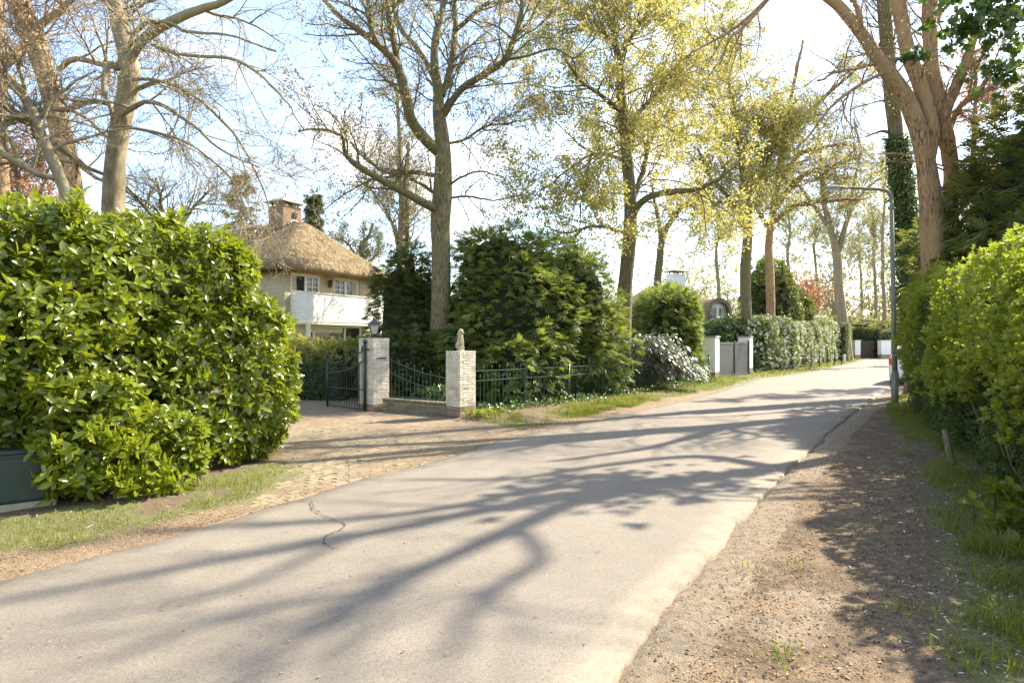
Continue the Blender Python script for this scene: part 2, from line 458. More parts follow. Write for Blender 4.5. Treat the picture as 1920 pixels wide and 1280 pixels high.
def mat_ground():
    m, nt, b = mat_new('verge_soil')
    geo = nt.nodes.new('ShaderNodeNewGeometry'); pos = geo.outputs['Position']
    def N(s, d, r=.6):
        n = nt.nodes.new('ShaderNodeTexNoise'); n.inputs['Scale'].default_value = s; n.inputs['Detail'].default_value = d; n.inputs['Roughness'].default_value = r
        nt.links.new(pos, n.inputs['Vector']); return n.outputs['Fac']
    at = nt.nodes.new('ShaderNodeAttribute'); at.attribute_name = 'mask'
    sp = nt.nodes.new('ShaderNodeSeparateColor'); nt.links.new(at.outputs['Color'], sp.inputs[0])
    n1, n2, n3 = N(1.2, 7), N(14, 6, .7), N(75, 3, .7)
    soil = ramp(nt, n2, [(.3, (.068, .045, .026)), (.55, (.150, .104, .060)), (.75, (.23, .165, .098))])
    sand = ramp(nt, n2, [(.3, (.14, .105, .068)), (.7, (.31, .245, .165))])
    lit = ramp(nt, n3, [(.35, (.09, .06, .032)), (.5, (.235, .155, .085)), (.7, (.38, .29, .18))])
    grs = ramp(nt, n3, [(.3, (.07, .075, .02)), (.7, (.17, .19, .05))])
    def soft(ch, nz): return ramp(nt, math_n(nt, 'ADD', math_n(nt, 'MULTIPLY', ch, 1.3), math_n(nt, 'MULTIPLY', nz, .9)), [(.62, (0, 0, 0)), (1.0, (1, 1, 1))])
    c = mixc(nt, soft(sp.outputs[2], n2), soil, sand)
    c = mixc(nt, math_n(nt, 'MULTIPLY', soft(sp.outputs[1], n2), .8), c, lit)
    c = mixc(nt, math_n(nt, 'MULTIPLY', soft(sp.outputs[0], n1), .8), c, grs)
    c = mixc(nt, ramp(nt, n3, [(.62, (0, 0, 0)), (.75, (.5, .5, .5))]), c, (.50, .42, .30))
    nt.links.new(c, b.inputs['Base Color']); b.inputs['Roughness'].default_value = .95
    bump(nt, b, math_n(nt, 'ADD', n2, n3), .9, .02); return m
M['ground'] = mat_ground()

# ------------------------------------------------------------------ foliage geometry
def kites(P, D, Nn, L, Wd, var, fold=.15):
    """one folded diamond leaf each: two triangles"""
    D = unit(D); S = unit(np.cross(D, Nn)); U = np.cross(S, D)
    L = np.broadcast_to(L, len(P))[:, None]; Wd = np.broadcast_to(Wd, len(P))[:, None]
    a = P; t = P + D * L
    m = P + D * L * .45
    l = m + S * Wd * .5 + U * Wd * fold; r = m - S * Wd * .5 + U * Wd * fold
    V = np.stack([a, r, t, l], 1).reshape(-1, 3)
    b = np.arange(len(P))[:, None] * 4
    Fq = np.concatenate([b + np.array([0, 1, 2]), b + np.array([0, 2, 3])])
    return V, Fq, np.repeat(var, 4)

def big_leaves(P, D, Nn, L, Wd, var, droop=.25):
    """broad curved leaf with a folded midrib: 8 triangles"""
    D = unit(D); S = unit(np.cross(D, Nn)); U = np.cross(S, D)
    L = np.broadcast_to(L, len(P))[:, None]; Wd = np.broadcast_to(Wd, len(P))[:, None]
    rows = []
    rows.append(P)
    for t, w in ((.32, .85), (.70, .9)):
        c = P + D * L * t - U * L * droop * t * t
        rows += [c - S * Wd * .5 * w + U * Wd * .16, c, c + S * Wd * .5 * w + U * Wd * .16]
    rows.append(P + D * L - U * L * droop)
    V = np.stack(rows, 1).reshape(-1, 3); b = np.arange(len(P))[:, None] * 8
    T = np.concatenate([b + np.array(x) for x in ((0, 1, 2), (0, 2, 3), (4, 7, 5), (5, 7, 6))])
    Q = np.concatenate([b + np.array(x) for x in ((1, 4, 5, 2), (2, 5, 6, 3))])
    return V, [T, Q], np.repeat(var, 8)

def blades(P, H, lean, Wd, var):
    """bent grass blades: quad + tip triangle"""
    n = len(P); a = R0.random(n) * 2 * math.pi
    S = np.stack([np.cos(a), np.sin(a), np.zeros(n)], 1) * np.broadcast_to(Wd, n)[:, None]
    Ld = np.stack([-np.sin(a), np.cos(a), np.zeros(n)], 1) * (lean * H)[:, None]
    up = np.zeros((n, 3)); up[:, 2] = H
    mid = P + up * .55 + Ld * .35; tip = P + up * (1 - .2 * lean[:, None]) + Ld
    V = np.stack([P - S * .5, P + S * .5, mid + S * .4, mid - S * .4, tip], 1).reshape(-1, 3)
    b = np.arange(n)[:, None] * 5
    return V, [b + np.array([0, 1, 2, 3]), b + np.array([3, 2, 4])], np.repeat(var, 5)

def sq_points(n, c, r, p=2.0, rz=0.0, inward=.12, lump=.15, lf=1.6, seed=0, zmin=None, gap=.0):
    """points near the skin of a super-ellipsoid with a lumpy outline"""
    rg = np.random.default_rng(seed + 11)
    q = rg.uniform(-1, 1, (n, 3)); ax = rg.choice(3, n, p=np.array([r[1] * r[2], r[0] * r[2], r[0] * r[1]]) / (r[1] * r[2] + r[0] * r[2] + r[0] * r[1]))
    q[np.arange(n), ax] = rg.choice([-1., 1.], n)
    s = (np.abs(q) ** p).sum(1) ** (-1 / p); q = q * s[:, None]
    Nn = np.sign(q) * np.abs(q) ** (p - 1) / np.array(r); Nn = unit(Nn)
    depth = -np.abs(rg.normal(0, inward, n))
    pt = q * np.array(r)
    ca, sa = math.cos(rz), math.sin(rz)
    rot = lambda v: np.stack([v[:, 0] * ca - v[:, 1] * sa, v[:, 0] * sa + v[:, 1] * ca, v[:, 2]], 1)
    pt, Nn = rot(pt), rot(Nn); pt = pt + np.array(c)
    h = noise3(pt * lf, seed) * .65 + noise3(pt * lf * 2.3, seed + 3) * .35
    pt = pt + Nn * ((h - .5) * 2 * lump + depth)[:, None]
    ok = np.ones(n, bool)
    if gap > 0: ok &= (h > gap) | (depth < -inward * .8)
    if zmin is not None: ok &= pt[:, 2] > zmin
    return pt[ok], Nn[ok], h[ok]

def lumpy_core(c, r, p, rz, shrink, seed, lump=.1, res=14, zmin=0.02):  # dark hull added inside foliage to block light
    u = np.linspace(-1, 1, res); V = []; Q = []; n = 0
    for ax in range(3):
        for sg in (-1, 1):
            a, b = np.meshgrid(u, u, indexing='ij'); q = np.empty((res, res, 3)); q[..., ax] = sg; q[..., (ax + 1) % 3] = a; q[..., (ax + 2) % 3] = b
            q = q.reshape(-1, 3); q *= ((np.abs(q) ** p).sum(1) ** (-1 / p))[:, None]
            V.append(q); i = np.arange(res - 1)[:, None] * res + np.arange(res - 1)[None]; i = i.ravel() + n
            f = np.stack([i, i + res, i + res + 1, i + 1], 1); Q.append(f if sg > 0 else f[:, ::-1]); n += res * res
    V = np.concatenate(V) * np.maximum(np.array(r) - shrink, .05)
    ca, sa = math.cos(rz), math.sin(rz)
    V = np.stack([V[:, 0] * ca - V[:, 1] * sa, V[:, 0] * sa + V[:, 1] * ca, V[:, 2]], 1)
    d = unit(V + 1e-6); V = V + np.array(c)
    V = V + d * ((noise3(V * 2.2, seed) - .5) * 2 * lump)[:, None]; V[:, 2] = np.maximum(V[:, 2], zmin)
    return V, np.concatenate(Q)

def rosettes(P, Nn, per, L, Wd, up=.5, seed=0, spread=.95, var=None, big=True, droop=.25):
    rg = np.random.default_rng(seed + 5); n = len(P)
    ax = unit(Nn * .8 + np.array([0, 0, up]) + rg.normal(0, .35, (n, 3)))
    t = unit(np.cross(ax, rg.normal(size=(n, 3)))); b = np.cross(ax, t)
    Pa, D, No, Va = [], [], [], []
    v0 = rg.random(n) if var is None else var
    for j in range(per):
        phi = j * 2.4 + rg.random(n) * .7; lev = j / per
        o = t * np.cos(phi)[:, None] + b * np.sin(phi)[:, None]
        k = spread * (1.15 - .7 * lev)
        d = unit(ax * (.25 + .6 * lev) + o * k + rg.normal(0, .12, (n, 3)))
        Pa.append(P - ax * (L * .5 * (1 - lev))); D.append(d); No.append(unit(ax + rg.normal(0, .15, (n, 3)))); Va.append(np.clip(v0 * .6 + .4 * rg.random(n), 0, 1))
    P2 = np.concatenate(Pa); D = np.concatenate(D); No = np.concatenate(No); Va = np.concatenate(Va)
    sz = rg.uniform(.75, 1.2, len(P2))
    if big: return (P2, D, No, L * sz, Wd * sz, Va, droop)
    return (P2, D, No, L * sz, Wd * sz, Va)

def sprays(P, Nn, L, seed=0, droop=.35, var=None, per=9, wide=.19):
    """flat feathery conifer sprays made of several narrow leaflets"""
    rg = np.random.default_rng(seed + 9); n = len(P)
    hz = Nn.copy(); hz[:, 2] *= .4
    ax = unit(unit(hz) + rg.normal(0, .4, (n, 3)) - np.array([0, 0, droop]))
    side = unit(np.cross(ax, np.array([0, 0, 1.]) + rg.normal(0, .35, (n, 3)))); nrm = np.cross(side, ax)
    Lr = L * rg.uniform(.6, 1.3, n); v0 = rg.random(n) if var is None else var
    Pa, D, No, Ls, Va = [], [], [], [], []
    js = [(0, 0)] + [(s, .15 + .7 * (i / max(1, (per - 1) // 2))) for i in range((per - 1) // 2) for s in (-1, 1)]
    for s, t in js:
        Pa.append(P + ax * (Lr * t)[:, None]); D.append(ax + side * s * .85 + rg.normal(0, .1, (n, 3)) - np.array([0, 0, .15 * abs(s)]))
        No.append(nrm); Ls.append(Lr * (1.0 if s == 0 else .62 * (1.1 - .6 * t))); Va.append(np.clip(v0 * .6 + .3 * t + .25 * rg.random(n), 0, 1))
    Ls = np.concatenate(Ls)
    return (np.concatenate(Pa), np.concatenate(D), np.concatenate(No), Ls, Ls * wide, np.concatenate(Va))

def mesh_kites(args, fold=.15):
    V, Fq, v = kites(*args, fold=fold); return mesh(V, [Fq], var=v)
def mesh_big(args):
    V, Fs, v = big_leaves(*args); return mesh(V, Fs, var=v, smooth=True)
def cat(*a):
    return tuple(np.concatenate([np.broadcast_to(x[i], len(x[0])) if np.ndim(x[i]) == 0 else x[i] for x in a]) for i in range(6))

# ------------------------------------------------------------------ trees
def lenp(P): return np.linalg.norm(np.diff(P, axis=1), axis=2).sum(1)

def sprout(P, R, n, t0, t1, length, ang, k, up=0.0, wob=.25, bend=0.0, rf=.5, seed=0, lf=None, rmax=None, flat=0.0, weight='len'):
    rg = np.random.default_rng(seed); N, K, _ = P.shape
    w = lenp(P); w = w / w.sum(); pi = rg.choice(N, n, p=w)
    t = t0 + (t1 - t0) * rg.random(n); s = t * (K - 1); i = np.minimum(s.astype(int), K - 2); f = (s - i)[:, None]
    p0 = P[pi, i] * (1 - f) + P[pi, i + 1] * f; tan = unit(P[pi, i + 1] - P[pi, i]); r0 = R[pi, i] * (1 - f[:, 0]) + R[pi, i + 1] * f[:, 0]
    v = rg.normal(size=(n, 3)); v[:, 2] *= (1 - flat); per = unit(np.cross(tan, np.cross(v, tan)))
    a = np.radians(rg.uniform(ang[0], ang[1], n))[:, None]
    d = unit(tan * np.cos(a) + per * np.sin(a) + np.array([0, 0, up]))
    if lf is None: Ls = length * rg.uniform(.55, 1.25, n) * (1.1 - .55 * t)
    else: Ls = length * rg.uniform(.6, 1.2, n) * lf(t)
    out = np.empty((n, k, 3)); out[:, 0] = p0
    for j in range(1, k):
        d = unit(d + rg.normal(0, wob, (n, 3)) + np.array([0, 0, bend / k])); out[:, j] = out[:, j - 1] + d * (Ls / (k - 1))[:, None]
    rs = r0 * rf
    if rmax is not None: rs = np.minimum(rs, rmax)
    rr = rs[:, None] * np.linspace(1, .3, k)[None]
    return out, rr

def stems_from(pts_list, Y, K=30, wob=.015, seed=0):
    rg = np.random.default_rng(seed + 77); P, R = [], []
    for st in pts_list:
        A = []
        for q in st:
            if len(q) == 3: px, py, r = q; dy = 0
            else: px, py, r, dy = q
            w = W(px, py, Y + dy); A.append([*w, r / F * (Y + dy)])
        A = catmull(A, K); n = K
        A[:, :3] += np.cumsum(rg.normal(0, wob, (n, 3)), 0) * np.linspace(0, 1, n)[:, None] * .5
        P.append(A[:, :3]); R.append(np.maximum(A[:, 3], .006))
    return np.array(P), np.array(R)

def bark_mesh(P, R, sides, flute=0.0, seed=0, fine=0):
    N, K, _ = P.shape
    if fine:
        t = np.linspace(0, K - 1, fine); i = np.minimum(t.astype(int), K - 2); f = (t - i)[None, :, None]
        P = P[:, i] * (1 - f) + P[:, i + 1] * f; R = R[:, i] * (1 - f[..., 0]) + R[:, i + 1] * f[..., 0]
    V, Q = tubes(P, R, sides)
    if flute > 0:
        Pc = np.repeat(P.reshape(-1, 3), sides, 0); Rr = np.repeat(R.ravel(), sides); d = V - Pc
        ang = np.tile(np.arange(sides), len(Rr) // sides) * 2 * math.pi / sides
        h = noise3(np.stack([np.cos(ang) * 3.2 + seed, np.sin(ang) * 3.2, V[:, 2] * 1.2], 1), seed) * .6 + noise3(np.stack([np.cos(ang) * 8, np.sin(ang) * 8, V[:, 2] * 2.5], 1), seed + 1) * .4
        V = Pc + d * (1 + (h - .5) * 2 * flute)[:, None]
    return V, Q

def tree(name, label, cat_, Y, stems, lv, bark_m, twig_m, leaf=None, group=None, seed=0, sides=12, flute=.05, wob=.032, up=.25, bend=0., flat=0., rmx=.03, leafjit=.06, fine=60, crown=None, t_low=.25):
    """lv: three tuples (count, length, segments) for limbs, branches, twigs. leaf: (mat, count, length, width)"""
    P, R = stems_from(stems, Y, seed=seed, wob=wob * Y / 17)
    b = stems[0][0]; base = P[0, 0].copy()
    root = empty(name, (base[0], base[1], 0), label, cat_, group)
    if base[2] > 0.05:                       # bring the trunk down to the ground with a slight flare
        ex = np.array([[base[0], base[1], -.1], [base[0], base[1], base[2] * .3], [base[0], base[1], base[2] * .7]])
        er = np.array([R[0, 0] * 1.45, R[0, 0] * 1.12, R[0, 0]])
        P0 = np.concatenate([ex, P[0]]); R00 = np.concatenate([er, R[0]])
        q = catmull(np.concatenate([P0, R00[:, None]], 1), 40)
        V1, Q1 = bark_mesh(q[None, :, :3], q[None, :, 3], sides, flute, seed, fine)
    else:
        V1, Q1 = bark_mesh(P[:1], R[:1], sides, flute, seed, fine)
    mb = MB(); mb.add(V1, [Q1])
    keep(mb.build('trunk', M[bark_m], smooth=True), root)
    for s in range(1, len(stems)):
        mb = MB(); mb.add(*(lambda v: (v[0], [v[1]]))(bark_mesh(P[s:s + 1], R[s:s + 1], max(6, sides - 3), flute, seed + s, fine // 2)))
        keep(mb.build('limb', M[bark_m], smooth=True), root)
    # trunk sprouts only above t_low
    Pa, Ra = P.copy(), R.copy()
    K = P.shape[1]; i0 = int(K * t_low); idx = np.linspace(i0, K - 1, K)
    ii = np.minimum(idx.astype(int), K - 2); ff = (idx - ii)[:, None]
    Pa[0] = P[0, ii] * (1 - ff) + P[0, ii + 1] * ff; Ra[0] = R[0, ii] * (1 - ff[:, 0]) + R[0, ii + 1] * ff[:, 0]
    L1 = sprout(Pa, Ra, lv[0][0], .12, 1, lv[0][1], (30, 75), lv[0][2], up, .16, bend, .5, seed + 1, flat=flat, rmax=rmx)
    L2 = sprout(*L1, lv[1][0], .15, 1, lv[1][1], (25, 65), lv[1][2], up * .5, .2, bend, .55, seed + 2, flat=flat)
    L3 = sprout(*L2, lv[2][0], .1, 1, lv[2][1], (20, 65), lv[2][2], up * .3, .25, bend, .6, seed + 3)
    def inview(p):                           # leave out what rises far above or beside the view
        m = p.mean(1); yy = np.maximum(m[:, 1], .5); return ((m[:, 2] - CH) / yy * F < 800) & (np.abs(m[:, 0]) / yy * F < 1180)
    k2, k3 = inview(L2[0]), inview(L3[0]); L2 = (L2[0][k2], L2[1][k2]); n3 = len(L3[0]); L3 = (L3[0][k3], L3[1][k3])
    mr = lv[3] if len(lv) > 3 else .0022
    mb = MB()
    for (p, r), s in ((L1, 5), (L2, 3)):
        V, Q = tubes(p, np.maximum(r, mr * 1.4), s); mb.add(V, [Q])
    keep(stuff(mb.build('branches', M[bark_m], smooth=True)), root)
    mb = MB(); V, Q = tubes(L3[0], np.maximum(L3[1], mr), 3); mb.add(V, [Q])
    keep(stuff(mb.build('twigs', M[twig_m])), root)
    if leaf:
        lm, n, ll, lw = leaf; n = int(n * len(L3[0]) / n3); rg = np.random.default_rng(seed + 8)
        A = L3[0]; pi = rg.integers(0, len(A), n); s = rg.random(n) ** .7 * (A.shape[1] - 1); i = np.minimum(s.astype(int), A.shape[1] - 2); f = (s - i)[:, None]
        p = A[pi, i] * (1 - f) + A[pi, i + 1] * f
        if n > 8000: k5 = rg.integers(0, max(1, n // 6), n); p = p[k5]
        p = p + rg.normal(0, leafjit, (n, 3)) - np.array([0, 0, .04])
        d = rg.normal(size=(n, 3)) + np.array([0, 0, -.3]); nn = unit(rg.normal(size=(n, 3)) + np.array([0, 0, .8]))
        sz = rg.uniform(.6, 1.3, n)
        me = mesh_kites((p, d, nn, ll * sz, lw * sz, rg.random(n)))
        keep(stuff(link('crown', me, M[lm])), root)
    return root, P, R, L1, L2, L3

# ------------------------------------------------------------------ road outline (ground points read off the photograph's perspective)
LE = np.array([G(*p) for p in [(0, 1098), (150, 1058), (300, 1018), (420, 983), (500, 958), (570, 938), (690, 898), (820, 868), (930, 832), (1010, 812), (1100, 794), (1180, 776), (1290, 750), (1370, 728), (1418, 712), (1475, 705), (1547, 692), (1607, 679), (1640, 672.5)]])
RE = np.array([G(*p) for p in [(1150, 1280), (1255, 1138), (1330, 1050), (1400, 965), (1440, 920), (1490, 872), (1540, 826), (1590, 782), (1630, 752), (1668, 726)]])
d0 = unit(LE[1] - LE[0]); LE = np.concatenate([[LE[0] - d0 * 14], [LE[0] - d0 * 5], LE, [np.array([45., 62.]), np.array([70., 66.])]])
d0 = unit(RE[1] - RE[0]); RE = np.concatenate([[RE[0] - d0 * 14], [RE[0] - d0 * 4], RE, [np.array([19.5, 31.]), np.array([28., 42.]), np.array([45., 53.]), np.array([70., 57.])]])

def resample(P, step):
    s = np.concatenate([[0], np.cumsum(np.linalg.norm(np.diff(P, axis=0), axis=1))]); m = max(3, int(s[-1] / step))
    q = np.linspace(0, s[-1], m); return np.stack([np.interp(q, s, P[:, 0]), np.interp(q, s, P[:, 1])], 1)
def wobble(P, amp, seed):
    t = unit(np.gradient(P, axis=0)); nrm = np.stack([t[:, 1], -t[:, 0]], 1)
    a = (fbm2(P[:, 0], P[:, 1], 2.2, seed, 4) - .5) * 2 * amp
    return P + nrm * a[:, None]
LEw = wobble(resample(catmull(LE, 260), .10), .09, 3); REw = wobble(resample(catmull(RE, 260), .10), .10, 5)

def seg_dist(X, Yv, line, step=4):
    L = line[::step]; d = np.full(X.shape, 1e9)
    sg = np.zeros(X.shape)
    for a, b in zip(L[:-1], L[1:]):
        ab = b - a; t = np.clip(((X - a[0]) * ab[0] + (Yv - a[1]) * ab[1]) / (ab @ ab), 0, 1)
        qx, qy = X - (a[0] + t * ab[0]), Yv - (a[1] + t * ab[1]); dd = np.hypot(qx, qy)
        m = dd < d; d[m] = dd[m]; cr = ab[0] * (Yv - a[1]) - ab[1] * (X - a[0]); sg[m] = np.sign(cr)[m]
    return d * sg                            # + on the left of the line

def road_sheet():
    n = 420
    A = np.stack([np.interp(np.linspace(0, 1, n), np.linspace(0, 1, len(LEw)), LEw[:, k]) for k in (0, 1)], 1)
    B = np.stack([np.interp(np.linspace(0, 1, n), np.linspace(0, 1, len(REw)), REw[:, k]) for k in (0, 1)], 1)
    # pair up points so that cross sections are roughly square to the road: project on nearest
    cs = np.linspace(0, 1, 15)
    V = (A[:, None] * (1 - cs)[None, :, None] + B[:, None] * cs[None, :, None])
    crown = .028 + .02 * (1 - (2 * cs - 1) ** 2)
    Z = np.broadcast_to(crown, (n, 15)) + (noise2(V[..., 0], V[..., 1], .8, 3) - .5) * .012
    edge = np.broadcast_to(np.exp(-(np.minimum(cs, 1 - cs) / .022)), (n, 15))
    V3 = np.concatenate([V, Z[..., None]], 2)
    # dropped lip on both edges
    lip0 = V3[:, :1].copy(); lip0[..., 2] -= .07; lip0[..., :2] += (V3[:, :1, :2] - V3[:, 1:2, :2]) * .03
    lip1 = V3[:, -1:].copy(); lip1[..., 2] -= .07; lip1[..., :2] += (V3[:, -1:, :2] - V3[:, -2:-1, :2]) * .03
    V3 = np.concatenate([lip0, V3, lip1], 1); edge = np.concatenate([np.ones((n, 1)), edge, np.ones((n, 1))], 1); m = V3.shape[1]
    i = (np.arange(n - 1)[:, None] * m + np.arange(m - 1)[None]).ravel()
    me = mesh(V3.reshape(-1, 3), [np.stack([i, i + 1, i + m + 1, i + m], 1)], var=edge.ravel(), smooth=True)
    return structure(link('road', me, M['road']))
road_sheet()

DRV = np.array([G(*p) for p in [(455, 968), (570, 936), (690, 897), (820, 867), (930, 831), (1010, 811)]] + [G(930, 796), G(880, 792), (-1.3, 12.9), (-2.9, 14.55), (-3.6, 14.7), (-4.7, 17.5), (-6.9, 20.5), (-9.5, 19.2), (-6.3, 14.2), (-4.7, 11.2), (-3.2, 8.7)])
def in_poly(X, Y, P):
    c = np.zeros(X.shape, bool); j = len(P) - 1
    for i in range(len(P)):
        xi, yi, xj, yj = *P[i], *P[j]
        c ^= ((yi > Y) != (yj > Y)) & (X < (xj - xi) * (Y - yi) / (yj - yi + 1e-12) + xi); j = i
    return c
def poly_dist(X, Y, P): return np.abs(seg_dist(X, Y, np.concatenate([P, P[:1]]), 1))

def masks(X, Y):
    dl = seg_dist(X, Y, LEw, 6); dr = -seg_dist(X, Y, REw, 6)        # distance outside each edge
    drv = in_poly(X, Y, DRV); dd = np.where(drv, -1, 1) * poly_dist(X, Y, DRV)
    n = fbm2(X, Y, 1.3, 2); n2 = fbm2(X, Y, 4.0, 9)
    left = dl > 0; right = (dr > 0) & ~left
    g = np.zeros(X.shape); l = np.zeros(X.shape); s = np.zeros(X.shape)
    bump_ = lambda d, a, b, f: np.clip((d - a) / f, 0, 1) * np.clip((b - d) / f, 0, 1)
    gl = bump_(dl, .30, 1.75, .35) * np.clip((n - .33) * 5, 0, 1); ll = bump_(dl, -.05, .75, .15) * (.45 + .8 * n2); sl = bump_(dl, -.1, .55, .2) * np.clip(1.3 - n2 * 1.4, 0, 1)
    far = Y > 20; gl = np.where(far, np.clip(dl / .4, 0, 1), gl); ll = np.where(Y > 30, ll * .2, ll)
    gr = np.clip((dr - 1.25 - (n - .5) * 1.2) / .6, 0, 1) * np.clip((n - .24) * 4, 0, 1)
    gr = np.maximum(gr, np.clip((Y - 8.5 - 2.5 * (n - .5)) / 4, 0, 1) * np.clip((dr - .35 - .9 * n * np.clip((15 - Y) / 5, 0, 1)) / .5, 0, 1))
    lr = bump_(dr, .1, 1.4, .25) * np.clip((n2 - .40) * 1.8, 0, 1) * .8; sr = bump_(dr, -.1, .42, .14) * 1.0 + bump_(dr, .2, 1.3, .5) * np.clip((n - .48) * 2., 0, 1) * np.clip((6.5 - Y) / 2, 0, 1)
    g[left] = gl[left]; l[left] = ll[left]; s[left] = sl[left]; g[right] = gr[right]; l[right] = lr[right]; s[right] = sr[right]
    k = np.clip((.12 - dd + (n2 - .5) * .9) / .55, 0, 1) * left; g *= (1 - k); l = l * (1 - k) + k * .42 * n2 * 1.2; s = s * (1 - k) + k * .85
    return g, l, s, dl, dr, drv, dd

def ground_sheet():
    xs = np.concatenate([[-900, -300, -120, -60], np.arange(-30, -9, .5), np.arange(-9, 9, .12), np.arange(9, 40, .5), [45, 60, 90, 140, 300, 900]])
    ys = np.concatenate([[-300, -60, -20, -8], np.arange(-4, 2, .4), np.arange(2, 16, .11), np.arange(16, 30, .2), np.arange(30, 66, .6), [70, 80, 110, 160, 300, 900]])
    X, Y = np.meshgrid(xs, ys, indexing='ij')
    g, l, s, dl, dr, drv, dd = masks(X, Y)
    out = np.minimum(np.abs(dl), np.abs(dr)); inside = (dl < 0) & (dr < 0)
    near = (np.abs(X) < 40) & (Y < 66)
    Z = .022 * (fbm2(X, Y, .9, 4) - .5) * 2 + .012 * (fbm2(X, Y, 6, 6) - .5) * 2 + .015
    Z = Z + np.clip(np.maximum(dl, dr) / 1.5, 0, 1) * .05
    Z = np.where(drv & (dl > 0),     .0308 + .014 * (fbm2(X, Y, 1.1, 14) - .46) * 2 + .012 * (noise2(X, Y, 9, 15) - .5), Z)
    Z = np.where(near, Z, 0.0); Z = np.where(inside, -.05, Z)
    n, m = X.shape
    V = np.stack([X, Y, Z], -1).reshape(-1, 3); i = (np.arange(n - 1)[:, None] * m + np.arange(m - 1)[None]).ravel()
    me = mesh(V, [np.stack([i, i + m, i + m + 1, i + 1], 1)], smooth=True)
    ca = me.color_attributes.new('mask', 'FLOAT_COLOR', 'POINT')
    g = np.where(near, g, .6)
    ca.data.foreach_set('color', np.stack([g, l, s, np.ones_like(g)], -1).astype(np.float32).ravel())
    return structure(link('ground', me, M['ground']))
ground_sheet()

def crack(name, pts, w, label):
    pts = resample(np.array([G(*p) for p in pts]), .025); rg = np.random.default_rng(len(pts))
    pts = pts + rg.normal(0, .006, pts.shape); t = unit(np.gradient(pts, axis=0)); nn = np.stack([t[:, 1], -t[:, 0]], 1)
    ww = w * rg.uniform(.25, 1.3, len(pts))[:, None]
    a, b = pts + nn * ww, pts - nn * ww; z = np.full((len(pts), 1), .0545)
    V = np.concatenate([np.concatenate([a, z], 1), np.concatenate([b, z], 1)]); n = len(pts); i = np.arange(n - 1)
    o = link(name, mesh(V, [np.stack([i, i + n, i + n + 1, i + 1], 1)]), M['twig_dark']); structure(o); o['label'] = label
crack('road_crack', [(583, 945), (588, 965), (615, 980), (648, 992), (640, 1003), (612, 1015), (606, 1028), (618, 1036), (632, 1041)], .006, 'winding dark crack across the asphalt near the cobbled driveway mouth')

crack('edge_crack', [(575, 944), (530, 951), (480, 960), (440, 972), (400, 982), (345, 993)], .006, 'thin dark crack along the left edge of the asphalt before the driveway')
crack('edge_crack', [(1005, 818), (960, 826), (905, 842), (860, 858)], .006, 'thin dark seam where the asphalt meets the far side of the driveway mouth')

# ------------------------------------------------------------------ cobbled driveway
def driveway():
    root = empty('driveway', (-2.0, 9.0, 0)); structure(root)
    root['label'] = 'old clinker paved driveway mouth half covered by sand and moss'
    rd = unit(G(1010, 811) - G(570, 936)); pd = np.array([-rd[1], rd[0]])
    o0 = G(570, 936); L, Wd = .215, .105
    cells = []
    for j in range(0, 75):
        for i in range(-25, 60):
            c = o0 + rd * ((i + .5 * (j % 2)) * L) + pd * ((j + .5) * Wd - .12)
            cells.append(c)
    cells = np.array(cells); ok = in_poly(cells[:, 0], cells[:, 1], DRV) & (seg_dist(cells[:, 0], cells[:, 1], LEw, 4) > .06)
    cells = cells[ok]; rg = np.random.default_rng(4)
    rz = math.atan2(rd[1], rd[0])
    vis = (cells[:, 0] / cells[:, 1] > -.36) & (cells[:, 1] < 10.9)
    # the ones that show largest become individual parts
    order = np.argsort(np.where(vis, cells[:, 1], 99)); near, rest = cells[order[:300]], cells[order[300:]]
    protos = []
    for q in range(4):
        mb = MB(); mb.box((0, 0, -.035), (.203 + .003 * q, .094, .07), bev=.008 + .002 * q); me = mb.mesh(smooth=False); me.materials.append(M['cobble']); protos.append(me)
    for c in near:
        o = bpy.data.objects.new('cobble', protos[rg.integers(4)]); C.objects.link(o); o.parent = root
        o.location = (c[0] + 2 + rg.normal(0, .003), c[1] - 9 + rg.normal(0, .003), .030 + rg.normal(0, .0035)); o.rotation_euler = (rg.normal(0, .02), rg.normal(0, .02), rz + rg.normal(0, .02))
    mb = MB()
    for c in rest:
        mb.box((c[0], c[1], -.0065 + rg.normal(0, .003)), (.205, .095, .07), rz + rg.normal(0, .015))
    keep(stuff(mb.build('far_cobbles', M['cobble'])), root)
    # flat border stones beside the asphalt
driveway()

# ------------------------------------------------------------------ brick gate pillars
def brick_proto(l, d, h, mat):
    mb = MB(); mb.box((0, 0, 0), (l, d, h), bev=.005); me = mb.mesh(); me.materials.append(mat); return me
BP = {}
def get_brick(l, d, h, mat):
    k = (round(l, 3), round(d, 3), round(h, 3), mat)
    if k not in BP: BP[k] = brick_proto(l, d, h, M[mat])
    return BP[k]
def put(me, name, parent, loc, rz, rg, j=.0015):
    o = bpy.data.objects.new(name, me); C.objects.link(o); o.parent = parent
    o.location = (loc[0] + rg.normal(0, j), loc[1] + rg.normal(0, j), loc[2] + rg.normal(0, j * .6)); o.rotation_euler = (0, 0, rz + rg.normal(0, .006)); return o

